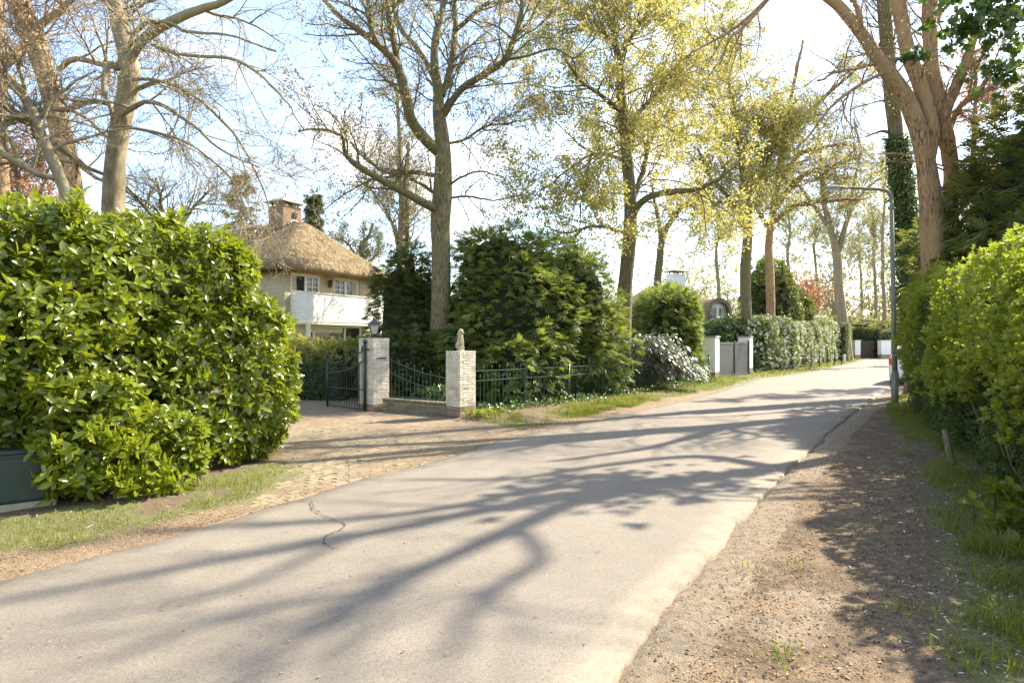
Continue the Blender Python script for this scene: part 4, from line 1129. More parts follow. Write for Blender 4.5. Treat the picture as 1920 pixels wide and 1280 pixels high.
# ------------------------------------------------------------------ thatched house behind the laurel
def house():
    A = np.array([-8.75, 23.6]); u = unit(np.array([.50, .866])); rz = math.atan2(u[1], u[0])
    root = empty('thatched_house', (A[0], A[1], 0), 'yellow brick house with a thatched hip roof and a white boarded balcony', 'house', rz=rz)
    # local x = along the front (away to the right), local y = into the house, front faces -y
    w, dpt, zt = 5.2, 9.5, 4.62
    holes = [(.30, 1.85, 3.55, 4.36), (2.55, 4.05, 3.55, 4.36), (.45, 4.25, .5, 2.35)]
    # front wall built round its openings
    mb = MB()
    
    def seg(x0, x1, z0, z1): mb.box(((x0 + x1) / 2, .14, (z0 + z1) / 2), (x1 - x0, .28, z1 - z0))
    seg(0, w, 0, .5); seg(0, .45, .5, 2.35); seg(4.25, w, .5, 2.35); seg(0, w, 2.35, 3.55); seg(0, .30, 3.55, 4.36); seg(1.85, 2.55, 3.55, 4.36); seg(4.05, w, 3.55, 4.36); seg(0, w, 4.36, zt)
    mb.box((.14, dpt / 2 + .14, zt / 2), (.28, dpt - .28, zt)); mb.box((w - .14, dpt / 2 + .14, zt / 2), (.28, dpt - .28, zt)); mb.box((w / 2, dpt + .0, zt / 2), (w - .56, .28, zt))
    mb.build('wall', M['wall_yellow'], root)
    mb = MB(); mb.box((w / 2, 1.6, 2.2), (w - .7, .04, 4.2)); mb.build('room_wall', M['dark_room'], root)
    _, HR = hip_roof(root, -.55, w + .55, -.55, dpt + .5, 4.58, .74, .94, seed=3, straw=16000)
    mb = MB()
    # soldier course under the eave
    rg = np.random.default_rng(9)
    window(root, .30, 1.85, 3.55, 4.36, .10, [(.52, 1, 1), (.48, 2, 3)], curtain={0: -1})
    window(root, 2.55, 4.05, 3.55, 4.36, .10, [(.48, 2, 3), (.52, 1, 1)], curtain={1: 1})
    window(root, .45, 4.25, .50, 2.35, .10, [(.27, 1, 1), (.47, 1, 1), (.26, 1, 1)], mat='white_paint', name='wide_window')
    for k in range(5):
        mb = MB(); mb.box((1.75, .055, 2.26 - k * .055), (2.62, .02, .048), bev=.004); mb.build('blind_slat', M['white_paint'], root)
    # balcony
    bx0, bx1, z0, z1, dep = .28, 4.62, 2.42, 3.50, 1.0
    bal = empty('balcony', (0, 0, 0)); bal.parent = root
    n = 8; bh = (z1 - z0) / n; mbp = MB(); mbp.box((0, 0, 0), (bx1 - bx0, .03, bh - .006), bev=.0015); me = mbp.mesh(); me.materials.append(M['board'])
    for i in range(n):
        o = bpy.data.objects.new('board', me); C.objects.link(o); o.parent = bal; o.location = ((bx0 + bx1) / 2, -dep, z0 + bh * (i + .5))
    mbs = MB(); mbs.box((0, 0, 0), (.03, dep - .02, bh - .006), bev=.0015); me = mbs.mesh(); me.materials.append(M['board'])
    for x in (bx0 + .0, bx1):
        for i in range(n):
            o = bpy.data.objects.new('board', me); C.objects.link(o); o.parent = bal; o.location = (x, -dep / 2 + .005, z0 + bh * (i + .5))
    mb = MB(); mb.box(((bx0 + bx1) / 2, -dep, z1 + .02), (bx1 - bx0 + .08, .09, .035)); mb.build('top_rail', M['cream_paint'], bal)
    mb = MB(); mb.box(((bx0 + bx1) / 2, -dep / 2, z0 - .06), (bx1 - bx0 + .02, dep - .02, .10)); mb.build('floor_slab', M['cream_paint'], bal)
    mb = MB()
    for x in (bx0 + .06, bx1 - .06): mb.box((x, -dep + .08, 1.18), (.12, .12, 2.36))
    mb.build('support_post', M['cream_paint'], bal)
    mb = MB(); mb.box(((bx0 + bx1) / 2, -dep + .02, (z0 + z1) / 2), (bx1 - bx0 - .08, .006, z1 - z0 - .02)); mb.build('backing', M['cream_paint'], bal)
    # wall lantern between the windows
    ln = empty('wall_lantern', (2.2, -.12, 4.0)); ln.parent = root
    mb = MB(); mb.lathe([(.001, -.16), (.06, -.12), (.10, .10), (.12, .11), (.05, .19), (.001, .2)], sides=8); mb.build('lantern_body', M['black'], ln)
    # chimney
    ch = empty('chimney', (2.6, 3.1, 0)); ch.parent = root
    mb = MB(); mb.box((0, 0, 6.85), (1.0, .95, 1.55)); mb.build('chimney_stack', M['chim'], ch)
    mb = MB(); mb.box((0, 0, 6.22), (1.14, 1.1, .12), bev=.03); mb.build('flashing', M['ridge'], ch)
    mb = MB()
    for x in (-.4, .4):
        for y in (-.36, .36): mb.box((x, y, 7.70), (.05, .05, .18))
    mb.build('cap_legs', M['black'], ch)
    V = np.array([(-.66, -.62, 7.78), (.66, -.62, 7.78), (.66, .62, 7.78), (-.66, .62, 7.78), (-.64, -.60, 7.83), (.64, -.60, 7.83), (.64, .60, 7.83), (-.64, .60, 7.83), (-.06, -.05, 8.14), (.06, -.05, 8.14), (.06, .05, 8.14), (-.06, .05, 8.14)])
    Q = [(3, 2, 1, 0), (8, 9, 10, 11)]
    for b0 in (0, 4):
        for i in range(4): Q.append((b0 + i, b0 + (i + 1) % 4, b0 + 4 + (i + 1) % 4, b0 + 4 + i))
    mb = MB(); mb.add(V, [np.array(Q)]); mb.tube([(0, 0, 8.12), (0, 0, 8.26)], .03, 8); mb.build('chimney_cap', M['lead'], ch)
    mb = MB(); mb.box((.12, -.50, 7.25), (.2, .06, .22)); mb.build('junction_box', M['black'], ch)
    # ridge tiles
    for i in range(19):
        v = 2.45 + i * .26
        if 2.6 < v < 3.6: continue
        mb = MB(); a = np.linspace(-.1, math.pi + .1, 9); prof = [(math.cos(t) * .23, math.sin(t) * .15) for t in a]; prof += [(math.cos(t) * .19, math.sin(t) * .11) for t in a[::-1]]
        mb.prism(prof, (0, .25, 0), (w / 2, v, float(HR(np.array([w / 2]), np.array([v + .12]))[0]) - .04 + (i % 2) * .012), (1, 0, 0), (0, 0, 1)); mb.build('ridge_tile', M['ridge'], root)
    # metal ladder hooks on the left hip
    # lower wing roof to the right
    mb = MB(); mb.prism([(0, 0), (1.5, 0), (1.5, .1), (.0, 1.35)], (0, 3.2, 0), (w + .002, .35, 2.6), (1, 0, 0), (0, 0, 1)); mb.build('side_wing_roof', M['thatch_trim'], root)
    mb = MB(); mb.box((w + .6, 2.0, 1.30), (1.15, 2.9, 2.6)); mb.build('side_wing_wall', M['white_render'], root)
M['chim'] = mat_wall_brick('chimney_brick', (.27, .16, .10), (.20, .115, .07), (.34, .28, .21))
house()

# ------------------------------------------------------------------ white house behind the conifer
def house2():
    A = np.array([9.2, 43.5]); rz = math.radians(25)
    root = empty('white_thatched_house', (A[0], A[1], 0), 'white far house with thatched roof and eyebrow gable behind the conifer', 'house', rz=rz)
    w, d = 9.6, 7.5
    mb = MB(); mb.box((w / 2, d / 2, 1.6), (w, d, 3.2)); mb.build('wall', M['white_render'], root)
    hip_roof(root, -.5, w + .5, -.5, d + .5, 3.0, .70, .75, seed=8, straw=5000, thick=.35)
    mb = MB(); mb.box((5.5, 2.9, 6.2), (1.15, .9, 1.5)); c = mb.build('chimney', M['white_render'], root)
    mb = MB(); mb.add(np.array([(4.6, 2.1, 7.14), (6.4, 2.1, 7.14), (6.4, 3.7, 7.14), (4.6, 3.7, 7.14), (5.5, 2.9, 7.42)]), [np.array([(0, 1, 4), (1, 2, 4), (2, 3, 4), (3, 0, 4)]), np.array([(3, 2, 1, 0)])]); mb.build('chimney_cap', M['lead'], c)
    mb = MB()
    for x in (5.1, 5.9):
        for y in (2.6, 3.2): mb.box((x, y, 7.04), (.06, .06, .22))
    mb.build('cap_legs', M['black'], c)
    # arched dormer
    a = np.linspace(0, math.pi, 11); x0 = 7.7
    prof = [(-1.15, 0)] + [(-math.cos(t) * .85, 1.0 + math.sin(t) * .55) for t in a] + [(1.15, 0)]
    mb = MB(); mb.prism(prof, (0, 2.0, 0), (x0 - 1.0, -.35, 3.0), (1, 0, 0), (0, 0, 1)); g = mb.build('gable', M['white_render'], root)
    prof2 = [(-1.45, -.1)] + [(-math.cos(t) * 1.10, 1.05 + math.sin(t) * .85) for t in a] + [(1.45, -.1)] + [(1.17, 0)] + [(math.cos(t) * .87, 1.0 + math.sin(t) * .58) for t in a] + [(-1.17, 0)]
    mb = MB(); mb.prism(prof2, (0, 3.2, 0), (x0 - 1.0, -.62, 3.0), (1, 0, 0), (0, 0, 1)); mb.build('gable_thatch', M['thatch'], root)
    for xx in (x0 - 1.5, x0 - .5):
        window(root, xx - .30, xx + .30, 3.25, 4.15, -.385, [(1, 2, 2)], mat='black', fr=.05)
    window(root, .5, 1.5, 1.0, 2.3, -.03, [(1, 2, 2)], mat='black', fr=.05)
house2()

# ------------------------------------------------------------------ white car
def car():
    a = G(1666, 722); hd = math.atan2(.80, .60)
    root = empty('parked_car', (a[0], a[1], 0), 'white parked hatchback seen from behind past the lamp post, mostly behind the hedge', 'car', rz=hd)
    # local x forward; rear-left corner at origin; body extends to -y
    w, L = 1.72, 3.9; cy = -w / 2
    prof = [(.02, .35), (.0, .55), (.03, .85), (.08, .98), (.30, 1.36), (.55, 1.45), (1.2, 1.49), (1.9, 1.45), (2.55, 1.15), (2.85, .97), (3.5, .88), (3.82, .72), (3.9, .5), (3.86, .28), (3.5, .2), (.3, .2)]
    def section(k, inset, z):  return inset
    rows = []
    S = np.array(prof); ys = [0.0, -.04, -.10, -.20, -w + .20, -w + .10, -w + .04, -w]
    ins = [.10, .04, .012, 0, 0, .012, .04, .10]
    V = []
    c = np.array([1.95, .75])
    for y, i in zip(ys, ins):
        q = S.copy(); q[:, 0] = c[0] + (q[:, 0] - c[0]) * (1 - i * .35); q[:, 1] = c[1] + (q[:, 1] - c[1]) * (1 - i * .6)
        tumble = np.clip((q[:, 1] - .95) / .5, 0, 1) * .16 * (1 if y > cy else -1)
        V.append(np.stack([q[:, 0], y - tumble * min(1, abs(y - cy) / (w / 2)), q[:, 1]], 1))
    V = np.concatenate(V); n = len(S); Q = []
    for r in range(len(ys) - 1):
        for i in range(n): Q.append((r * n + i, r * n + (i + 1) % n, (r + 1) * n + (i + 1) % n, (r + 1) * n + i))
    mb = MB(); mb.add(V, [np.array(Q), np.arange(n)[None, ::-1], (np.arange(n) + (len(ys) - 1) * n)[None]]); mb.build('body', M['car_white'], root, True)
    mb = MB(); V = np.array([(.115, -.22, 1.02), (.115, -w + .22, 1.02), (.285, -w + .28, 1.33), (.285, -.28, 1.33)]); mb.add(V + (-.025, 0, .012), [np.array([(0, 1, 2, 3)])]); mb.add(V + (.01, 0, 0), [np.array([(3, 2, 1, 0)])]); mb.build('rear_window', M['glass'], root)
    mb = MB(); pr = [(.42, .99), (.62, 1.36), (1.85, 1.38), (2.50, 1.08), (2.55, .99)]
    for s, y0 in ((1, .0), (-1, -w)):
        A = np.array([(x, y0 - s * (.006 + .16 * max(0, (z - .95) / .5)) + s * .012, z) for x, z in pr]); mb.add(A, [np.arange(5)[None] if s < 0 else np.arange(5)[None, ::-1]])
    mb.build('side_window', M['glass'], root)
    for y in (-.10, -w + .10):
        mb = MB(); mb.box((.055, y, .90), (.10, .20, .26), bev=.03); mb.build('tail_light', M['tail_red'], root)
    mb = MB(); mb.box((.0, cy, .42), (.12, w - .12, .24), bev=.05); mb.build('bumper', M['car_white'], root)
    mb = MB(); mb.box((-.035, cy, .72), (.02, .50, .11)); mb.build('number_plate', M['chips'], root)
    for x in (.72, 3.2):
        for y in (-.10, -w + .10):
            wh = empty('wheel', (x, y, .31)); wh.parent = root; wh.rotation_euler = (math.radians(90), 0, 0)
            mb = MB(); mb.lathe([(.20, -.09), (.29, -.095), (.31, -.07), (.31, .07), (.29, .095), (.20, .09)], sides=24); mb.build('tyre', M['rubber'], wh, True)
            mb = MB(); mb.lathe([(.001, -.07), (.05, -.085), (.19, -.07), (.2, -.09), (.2, .09), (.19, .07), (.05, .085), (.001, .07)], sides=24); mb.build('rim', M['rim'], wh, True)
car()

# ------------------------------------------------------------------ hedges and shrubs
def hedge_box(p0, p1, th, h):
    """front-bottom line p0->p1, body behind it (to the left of the direction) -> centre, radii, rotation"""
    d = np.array(p1) - np.array(p0); L = np.linalg.norm(d); u = d / L; n = np.array([-u[1], u[0]])
    c = (np.array(p0) + np.array(p1)) / 2 + n * th / 2
    return (c[0], c[1], h / 2), (L / 2, th / 2, h / 2), math.atan2(u[1], u[0])

def shrub(name, label, cat_, parts, mat, kind='kite', L=.06, Wd=.04, n=6000, p=2.5, lump=.15, lf=1.6, inward=.12, core=.25, group=None, seed=0, per=5, zmin=.03, droop=.35, gap=0, extra=None, up=.5, twigs=0, core_m='inner'):
    """parts: list of (centre, radii, rz)"""
    c0 = parts[0][0]; root = empty(name, (c0[0], c0[1], 0), label, cat_, group)
    tot = sum(r[0] * r[1] + r[1] * r[2] + r[0] * r[2] for _, r, _ in parts)
    acc = []; mbc = MB()
    for k, (c, r, rz) in enumerate(parts):
        m = int(n * (r[0] * r[1] + r[1] * r[2] + r[0] * r[2]) / tot)
        P, Nn, h = sq_points(m, c, r, p, rz, inward, lump, lf, seed + k, zmin, gap)
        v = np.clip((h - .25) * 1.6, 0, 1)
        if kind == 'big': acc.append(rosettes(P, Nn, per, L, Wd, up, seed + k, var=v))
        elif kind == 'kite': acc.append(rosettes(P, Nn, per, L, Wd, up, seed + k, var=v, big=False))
        else: acc.append(sprays(P, Nn, L, seed + k, droop, v, per + 2))
        if core is not None and min(r) > core * 1.3:
            V, Q = lumpy_core(c, r, p, rz, core, seed + k, lump * .6); mbc.add(V, [Q])
    if kind == 'big':
        a = tuple(np.concatenate([np.asarray(x[i]) for x in acc]) for i in range(6)); return root, a, mbc
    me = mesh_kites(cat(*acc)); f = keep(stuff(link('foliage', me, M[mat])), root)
    if mbc.n: keep(mbc.build('shade_core', M[core_m]), root)  # added hull that keeps the foliage interior dark
    if twigs:
        rg = np.random.default_rng(seed); P, Nn, h = sq_points(twigs, c0, parts[0][1], p, parts[0][2], .1, lump, lf, seed + 50, zmin)
        b = P - Nn * .5 - np.array([0, 0, .35]); mid = (P + b) / 2 + rg.normal(0, .05, P.shape); tb = MB(); V, Q = tubes(np.stack([b, mid, P + Nn * .05], 1), np.array([[.008, .005, .002]]) * np.ones((len(P), 1)), 4); tb.add(V, [Q]); keep(stuff(tb.build('twigs', M['twig'])), root)
    return root

def laurel():
    parts = []
    p0, p1 = np.array([-8.35, 2.6]), np.array([-3.02, 8.05])
    d = unit(p1 - p0); n = np.array([-d[1], d[0]]); rz = math.atan2(d[1], d[0])
    for i, (s0, s1, h, th) in enumerate([(0, 4.0, 3.15, 2.2), (3.0, 6.2, 3.18, 2.4), (5.2, 7.5, 3.12, 2.5), (6.2, 7.85, 2.3, 1.9)]):
        c = p0 + d * (s0 + s1) / 2 + n * th / 2
        parts.append(((c[0], c[1], h / 2 - .02), ((s1 - s0) / 2 + .1, th / 2, h / 2 + .12), rz))
    q = W(240, 880, 6.55); parts.append(((q[0], q[1], .46), (.8, .42, .42), rz)); q = W(-20, 690, 5.95); parts.append(((q[0], q[1], 1.35), (.95, .34, .95), rz)); q = W(150, 800, 6.2); parts.append(((q[0], q[1], .95), (.5, .4, .45), rz))
    root, a, mbc = shrub('laurel_hedge', 'huge glossy bright green cherry laurel hedge beside the driveway mouth', 'hedge', parts, 'laurel', 'big', L=.118, Wd=.053, n=17000, p=3.8, lump=.26, lf=1.1, inward=.15, core=.72, seed=21, per=6, zmin=.14, up=.45, gap=0)
    # hanging outer boughs that bulge out low over the verge
    c = np.array([-4.05, 7.0])
    keep(mbc.build('shade_core', M['inner']), root)
    rg = np.random.default_rng(3)
    P, D, N_, L_, W_, v = a
    # drop leaves no one could see from the road (far back and inside)
    keepm = np.ones(len(P), bool)
    # bough that reaches out over the cabinet corner
    bo = []
    for (s, t, len_) in ((W(260, 880, 6.3), W(85, 872, 5.75), 22), (W(300, 850, 6.3), W(150, 800, 5.8), 16), (W(330, 900, 6.4), W(190, 915, 5.95), 24), (W(330, 420, 7.6), W(340, 398, 7.6), 7), (W(150, 400, 6.6), W(160, 355, 6.6), 7)):
        for j in range(len_):
            q = s + (t - s) * (j / len_) + rg.normal(0, .05, 3); bo.append((q, unit(t - s)))
    BP_ = np.array([b[0] for b in bo]); BN = np.array([b[1] for b in bo])
    e = rosettes(BP_, BN, 7, .125, .055, .25, 99, var=np.full(len(BP_), .9))
    P = np.concatenate([P, e[0]]); D = np.concatenate([D, e[1]]); N_ = np.concatenate([N_, e[2]]); L_ = np.concatenate([L_, e[3]]); W_ = np.concatenate([W_, e[4]]); v = np.concatenate([v, e[5]])
    out0 = (P[:, :2] - p0) @ np.array([d[1], -d[0]]); thin = ((P[:, 0] / np.maximum(P[:, 1], .1) < -1.05) & (rg.random(len(P)) < .8)) | ((out0 < -.75) & (P[:, 2] < 2.5) & (rg.random(len(P)) < .75)) | ((out0 < -.9) & (P[:, 2] < 1.9) & ((P[:, :2] - p0) @ d < 6.4))
    P, D, N_, L_, W_, v = P[~thin], D[~thin], N_[~thin], L_[~thin], W_[~thin], v[~thin]
    vis = (P[:, 1] > 2) & (P[:, 0] / P[:, 1] > -.83) & (P[:, 0] / P[:, 1] < -.33)
    # leaves nearest the camera and outermost towards the road: individual parts
    nrm = np.array([d[1], -d[0]]); out = (P[:, :2] - p0) @ nrm
    score = np.where(vis & (out > .02), np.hypot(P[:, 0], P[:, 1]) - out * 1.5, 99)
    od = np.argsort(score)[::1]; pick = od[:1400][rg.permutation(1400)[:300]]
    m = np.zeros(len(P), bool); m[pick] = True
    V, Fs, vv = big_leaves(P[~m], D[~m], N_[~m], L_[~m], W_[~m], v[~m], .22)
    keep(stuff(link('foliage', mesh(V, Fs, var=vv, smooth=True), M['laurel'])), root)
    lib = []
    for q in range(5):
        V, Fs, vv = big_leaves(np.zeros((1, 3)), np.array([[1., 0, 0]]), np.array([[0, 0, 1.]]), .118, .052 + .003 * q, np.array([.35 + .15 * q]), .15 + .06 * q)
        me = mesh(V, Fs, var=vv, smooth=True); me.materials.append(M['laurel']); lib.append(me)
    for i in pick:
        dx = unit(D[i]); s = unit(np.cross(dx, N_[i])); u_ = np.cross(s, dx)
        o = bpy.data.objects.new('leaf', lib[rg.integers(5)]); C.objects.link(o); o.parent = root
        mt = Matrix(((dx[0], -s[0], u_[0], P[i, 0] - root.location.x), (dx[1], -s[1], u_[1], P[i, 1] - root.location.y), (dx[2], -s[2], u_[2], P[i, 2]), (0, 0, 0, 1)))
        o.matrix_local = mt @ Matrix.Scale(L_[i] / .118, 4)
    # stems
    tb = MB(); k = 60
    t = rg.random(k); b = p0 + d * (t * 6.7)[:, None] + n * rg.uniform(.5, 1.6, k)[:, None]
    for i in range(k):
        tp = b[i] + nrm * rg.uniform(-.2, .3) + d * rg.normal(0, .3); pts = catmull([(b[i][0], b[i][1], 0), ((b[i][0] * .6 + tp[0] * .4), (b[i][1] * .6 + tp[1] * .4), .9), (tp[0], tp[1], rg.uniform(1.2, 2.3))], 7)
        tb.tube(pts, np.linspace(.028, .006, 7), 6)
    keep(tb.build('stems', M['twig']), root)
    # flower spikes on the top
    fl = []
    P, Nn, h = sq_points(60, (-5.6, 7.1, 1.75), (2.6, 1.0, 1.6), 4, rz, .02, .1, 1.5, 77, 2.8)
laurel()

def right_hedge():
    p1, p0 = np.array([9.9, 15.6]), np.array([3.9, 4.15])
    # the body lies to the right of the line: reverse the direction so that it is on the left
    segs = [((3.3, 3.0), (5.0, 6.3), 2.5), ((4.7, 5.7), (7.0, 10.1), 2.66), ((6.6, 9.4), (8.5, 12.9), 2.75), ((8.1, 12.2), (9.9, 15.6), 2.95), ((4.35, 3.2), (5.25, 5.9), 3.15)]  # last segment: taller unseen block added to shade the path
    parts = []
    for a, b, h in segs:
        c, r, rz = hedge_box(b, a, 1.8, h); parts.append(((c[0], c[1], h / 2 - .15), (r[0] + .25, r[1], h / 2 + .15), rz))
    root = empty('roadside_hedge', (6.5, 10, 0), 'tall loose roadside hedge with bright lime shoots along the dirt path', 'hedge')
    acc, acd = [], []; mbc = MB(); rg = np.random.default_rng(41)
    for k, (c, r, rz) in enumerate(parts):
        m = (9500, 9000, 7000, 6000, 2500)[k]
        P, Nn, h = sq_points(m, c, r, 8, rz, .14, .30, 1.2, 300 + k, .06, 0)
        kp = ((Nn[:, 0] * .87 - Nn[:, 1] * .48) < .35) | (np.random.default_rng(k).random(len(P)) < .3); P, Nn, h = P[kp], Nn[kp], h[kp]
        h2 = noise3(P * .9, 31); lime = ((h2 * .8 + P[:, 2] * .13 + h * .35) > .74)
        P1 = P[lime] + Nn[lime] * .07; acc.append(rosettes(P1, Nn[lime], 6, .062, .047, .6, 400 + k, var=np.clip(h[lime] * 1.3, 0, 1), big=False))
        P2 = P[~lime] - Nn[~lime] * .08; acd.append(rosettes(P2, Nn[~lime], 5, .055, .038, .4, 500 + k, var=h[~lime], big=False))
        V, Q = lumpy_core(c, r, 5, rz, .42, 600 + k, .2); mbc.add(V, [Q])
    # upright shoots on the top edge
    for k in range(170):
        s = rg.random(); q = np.array([3.6, 3.3]) * (1 - s) + np.array([10.0, 15.2]) * s + np.array([.87, -.48]) * rg.uniform(0, .9)
        z = 2.15 + .65 * min(1, s * 1.6); hh = rg.uniform(.15, .5); zz = z + np.linspace(-.1, hh, 6)
        P = np.stack([q[0] + rg.normal(0, .03, 6), q[1] + rg.normal(0, .03, 6), zz], 1); acc.append(rosettes(P, np.tile([0, 0, 1.], (6, 1)), 5, .055, .042, .2, 700 + k, var=np.full(6, .95), big=False))
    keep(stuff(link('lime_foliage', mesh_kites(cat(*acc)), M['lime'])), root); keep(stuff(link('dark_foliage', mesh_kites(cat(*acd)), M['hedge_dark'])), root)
    keep(mbc.build('shade_core', M['inner']), root)
    tb = MB()
    for i in range(110):
        s = rg.random(); q = np.array([.12, -.06]) + np.array([3.9, 3.9]) * (1 - s) + np.array([9.9, 15.2]) * s + np.array([.87, -.48]) * rg.uniform(-.02, .5)
        tp = q + rg.normal(0, .25, 2); tb.tube(catmull([(q[0], q[1], 0), ((q[0] + tp[0]) / 2 + rg.normal(0, .05), (q[1] + tp[1]) / 2, .6), (tp[0], tp[1], rg.uniform(1.0, 2.4))], 6), np.linspace(.010, .003, 6) * rg.uniform(.6, 1.4), 5)
    keep(stuff(tb.build('stems', M['twig'])), root)
    g = G(1795, 886); t2 = W(1772, 842, g[1] + .1)
    mb = MB(); mb.tube(catmull([(g[0], g[1], 0), ((g[0] + t2[0]) / 2, g[1] + .05, .14), (t2[0], t2[1], t2[2] + .25)], 6), np.linspace(.06, .035, 6), 8); o = mb.build('hedge_stump', M['bark_oak'], None, True); tag(o, 'leaning brown stump at the foot of the lime roadside hedge', 'stump')
right_hedge()

# clumps of big soft leaves at the bottom right corner of the hedge
def weeds(name, label, c, n, L, Wd, h, r, seed, mat='lime', cat_='plant'):
    rg = np.random.default_rng(seed); P = np.stack([c[0] + rg.normal(0, r, n), c[1] + rg.normal(0, r, n), rg.uniform(.04, h, n)], 1)
    a = rosettes(P, np.tile([0, 0, 1.], (n, 1)), 5, L, Wd, .5, seed, var=rg.random(n)); V, Fs, v = big_leaves(*a)
    root = empty(name, (c[0], c[1], 0), label, cat_); keep(stuff(link('leaves', mesh(V, Fs, var=v, smooth=True), M[mat])), root)
    tb = MB(); b = P.copy(); b[:, 2] = 0; V, Q = tubes(np.stack([b, P], 1), np.full((n, 2), .003), 3); tb.add(V, [Q]); keep(stuff(tb.build('stalks', M['grass'])), root)
weeds('broadleaf_weed', 'light green broad leaved weed at the foot of the lime hedge', W(1895, 960, 5.1)[:2], 30, .11, .08, .45, .13, 3)
weeds('nettle_clump', 'bright green leafy clump at the foot of the lion pillar', (G(905, 790) + [0, .15]), 60, .085, .04, .22, .18, 4)
weeds('dock_clump', 'low green leafy clump at the bottom of the lion pillar near the road corner', (G(940, 783) + [0, .3]), 40, .08, .035, .16, .22, 5)

# conifers behind the fence
shrub('cypress', 'broad bushy green cypress directly behind the lion pillar, tallest of the evergreens', 'conifer',
      [((.1, 17.6, 1.9), (1.9, 1.5, 2.2), 0), ((-.35, 18.0, 3.5), (1.35, 1.2, 1.45), 0), ((1.25, 18.6, 2.6), (1.7, 1.4, 2.1), 0), ((-1.15, 17.2, 1.2), (1.0, 1.0, 1.3), 0), ((2.1, 18.9, 1.5), (1.35, 1.3, 1.7), 0), ((.3, 16.4, .9), (1.3, .8, 1.0), .9)],
      'conifer', 'spray', L=.29, n=13000, p=2.3, lump=.56, lf=1.3, inward=.20, core=.42, seed=61, per=7, droop=.30)
shrub('yew', 'dark slender evergreen between the brick pillars and the oak trunk', 'conifer',
      [((-3.15, 18.3, 2.0), (1.15, 1.0, 2.3), 0), ((-3.05, 18.3, 3.6), (.62, .6, 1.05), 0), ((-1.9, 18.0, 1.4), (.95, .9, 1.8), 0), ((-2.9, 17.0, .9), (1.2, .8, 1.1), 0)],
      'yew', 'spray', L=.27, n=5600, p=2.2, lump=.32, lf=1.3, inward=.16, core=.45, seed=71, per=7, droop=.2)
shrub('juniper', 'rounded dark green conifer left of the white gate pillar', 'conifer',
      [((6.2, 24.8, 1.7), (1.25, 1.3, 2.1), 0), ((6.6, 25.0, 2.6), (1.05, 1.0, 1.2), 0), ((6.9, 24.9, 1.0), (.75, .7, 1.2), 0)],
      'conifer', 'spray', L=.29, n=5200, p=2.6, lump=.26, lf=1.3, inward=.15, core=.4, seed=81, per=7, droop=.25)
# silvery shrub leaning over the fence
def leaning_shrub():
    rg = np.random.default_rng(91); root = empty('leaning_laurel', (4.9, 20.8, 0), 'pale shiny shrub drooping over the green fence in long silvery leaves', 'shrub')
    P, D, N_, L_, v = [], [], [], [], []; tb = MB()
    for i in range(150):
        b = np.array([4.3 + rg.normal(0, .35), 21.0 + rg.normal(0, .3), .1]); a = rg.uniform(-.6, .6); ln = rg.uniform(1.0, 2.1)
        e = b + np.array([.75 * ln * math.cos(a) + .1, -.45 * ln - .15 * math.sin(a), 0]); top = rg.uniform(.9, 1.75)
        pts = catmull([b, (b + e) / 2 + np.array([-.25, .15, top]), e + np.array([0, 0, top * .45])], 10)
        tb.tube(pts, np.linspace(.012, .003, 10), 4)
        for j in range(4, 10):
            for q in range(5):
                P.append(pts[j] + rg.normal(0, .04, 3)); d = unit(pts[j] - pts[j - 1]); D.append(d * .8 + rg.normal(0, .35, 3) + np.array([.25, -.1, -.45])); N_.append([.5, -.3, .8] + rg.normal(0, .25, 3)); L_.append(rg.uniform(.13, .21)); v.append(rg.random())
    P, D, N_, L_, v = map(np.array, (P, D, N_, L_, v)); V, Fs, vv = big_leaves(P, D, N_, L_, L_ * .27, v, .2)
    keep(stuff(link('leaves', mesh(V, Fs, var=vv, smooth=True), M['pale'])), root); keep(tb.build('stems', M['twig']), root)
leaning_shrub()

shrub('rhododendron', 'yellow green shrub above the clipped hedge beside the iron gate leaf', 'shrub',
      [((-5.6, 18.8, .85), (1.7, 1.1, .85), .2), ((-4.6, 18.0, .95), (1.1, .8, .85), .2), ((-7.4, 19.0, 1.0), (1.5, 1.1, .9), .2)], 'shrub', 'kite', L=.11, Wd=.045, n=4200, p=2.4, lump=.22, core=.35, seed=101, per=6)
c, r, rz = hedge_box((-8.5, 17.6), (-4.55, 16.6), .9, 1.08)
shrub('clipped_driveway_hedge', 'low dark clipped hedge behind the open iron gate leaf', 'hedge', [(c, r, rz)], 'hedge_dark', 'kite', L=.05, Wd=.03, n=3600, p=8, lump=.05, inward=.05, core=.15, seed=111, per=4)
shrub('lime_green_shrub', 'light green airy shrub rising behind the laurel hedge', 'shrub', [((-9.6, 18.6, 3.6), (1.25, 1.1, 1.6), 0), ((-10.4, 18.8, 3.0), (1.1, .9, 1.5), 0), ((-9.8, 18.6, 1.5), (.6, .6, 1.5), 0)], 'shrub', 'kite', L=.09, Wd=.05, n=3600, p=2, lump=.3, core=.6, seed=121, per=5, twigs=150)
shrub('gate_laurel', 'dark green shrub above the grey board gate', 'shrub', [((12.2, 34.0, 1.45), (2.3, 1.3, 1.55), .5), ((14.6, 36.0, 1.6), (2.0, 1.3, 1.6), .8)], 'ivy', 'kite', L=.16, Wd=.07, n=4200, p=2.5, lump=.3, core=.45, seed=131, per=5)
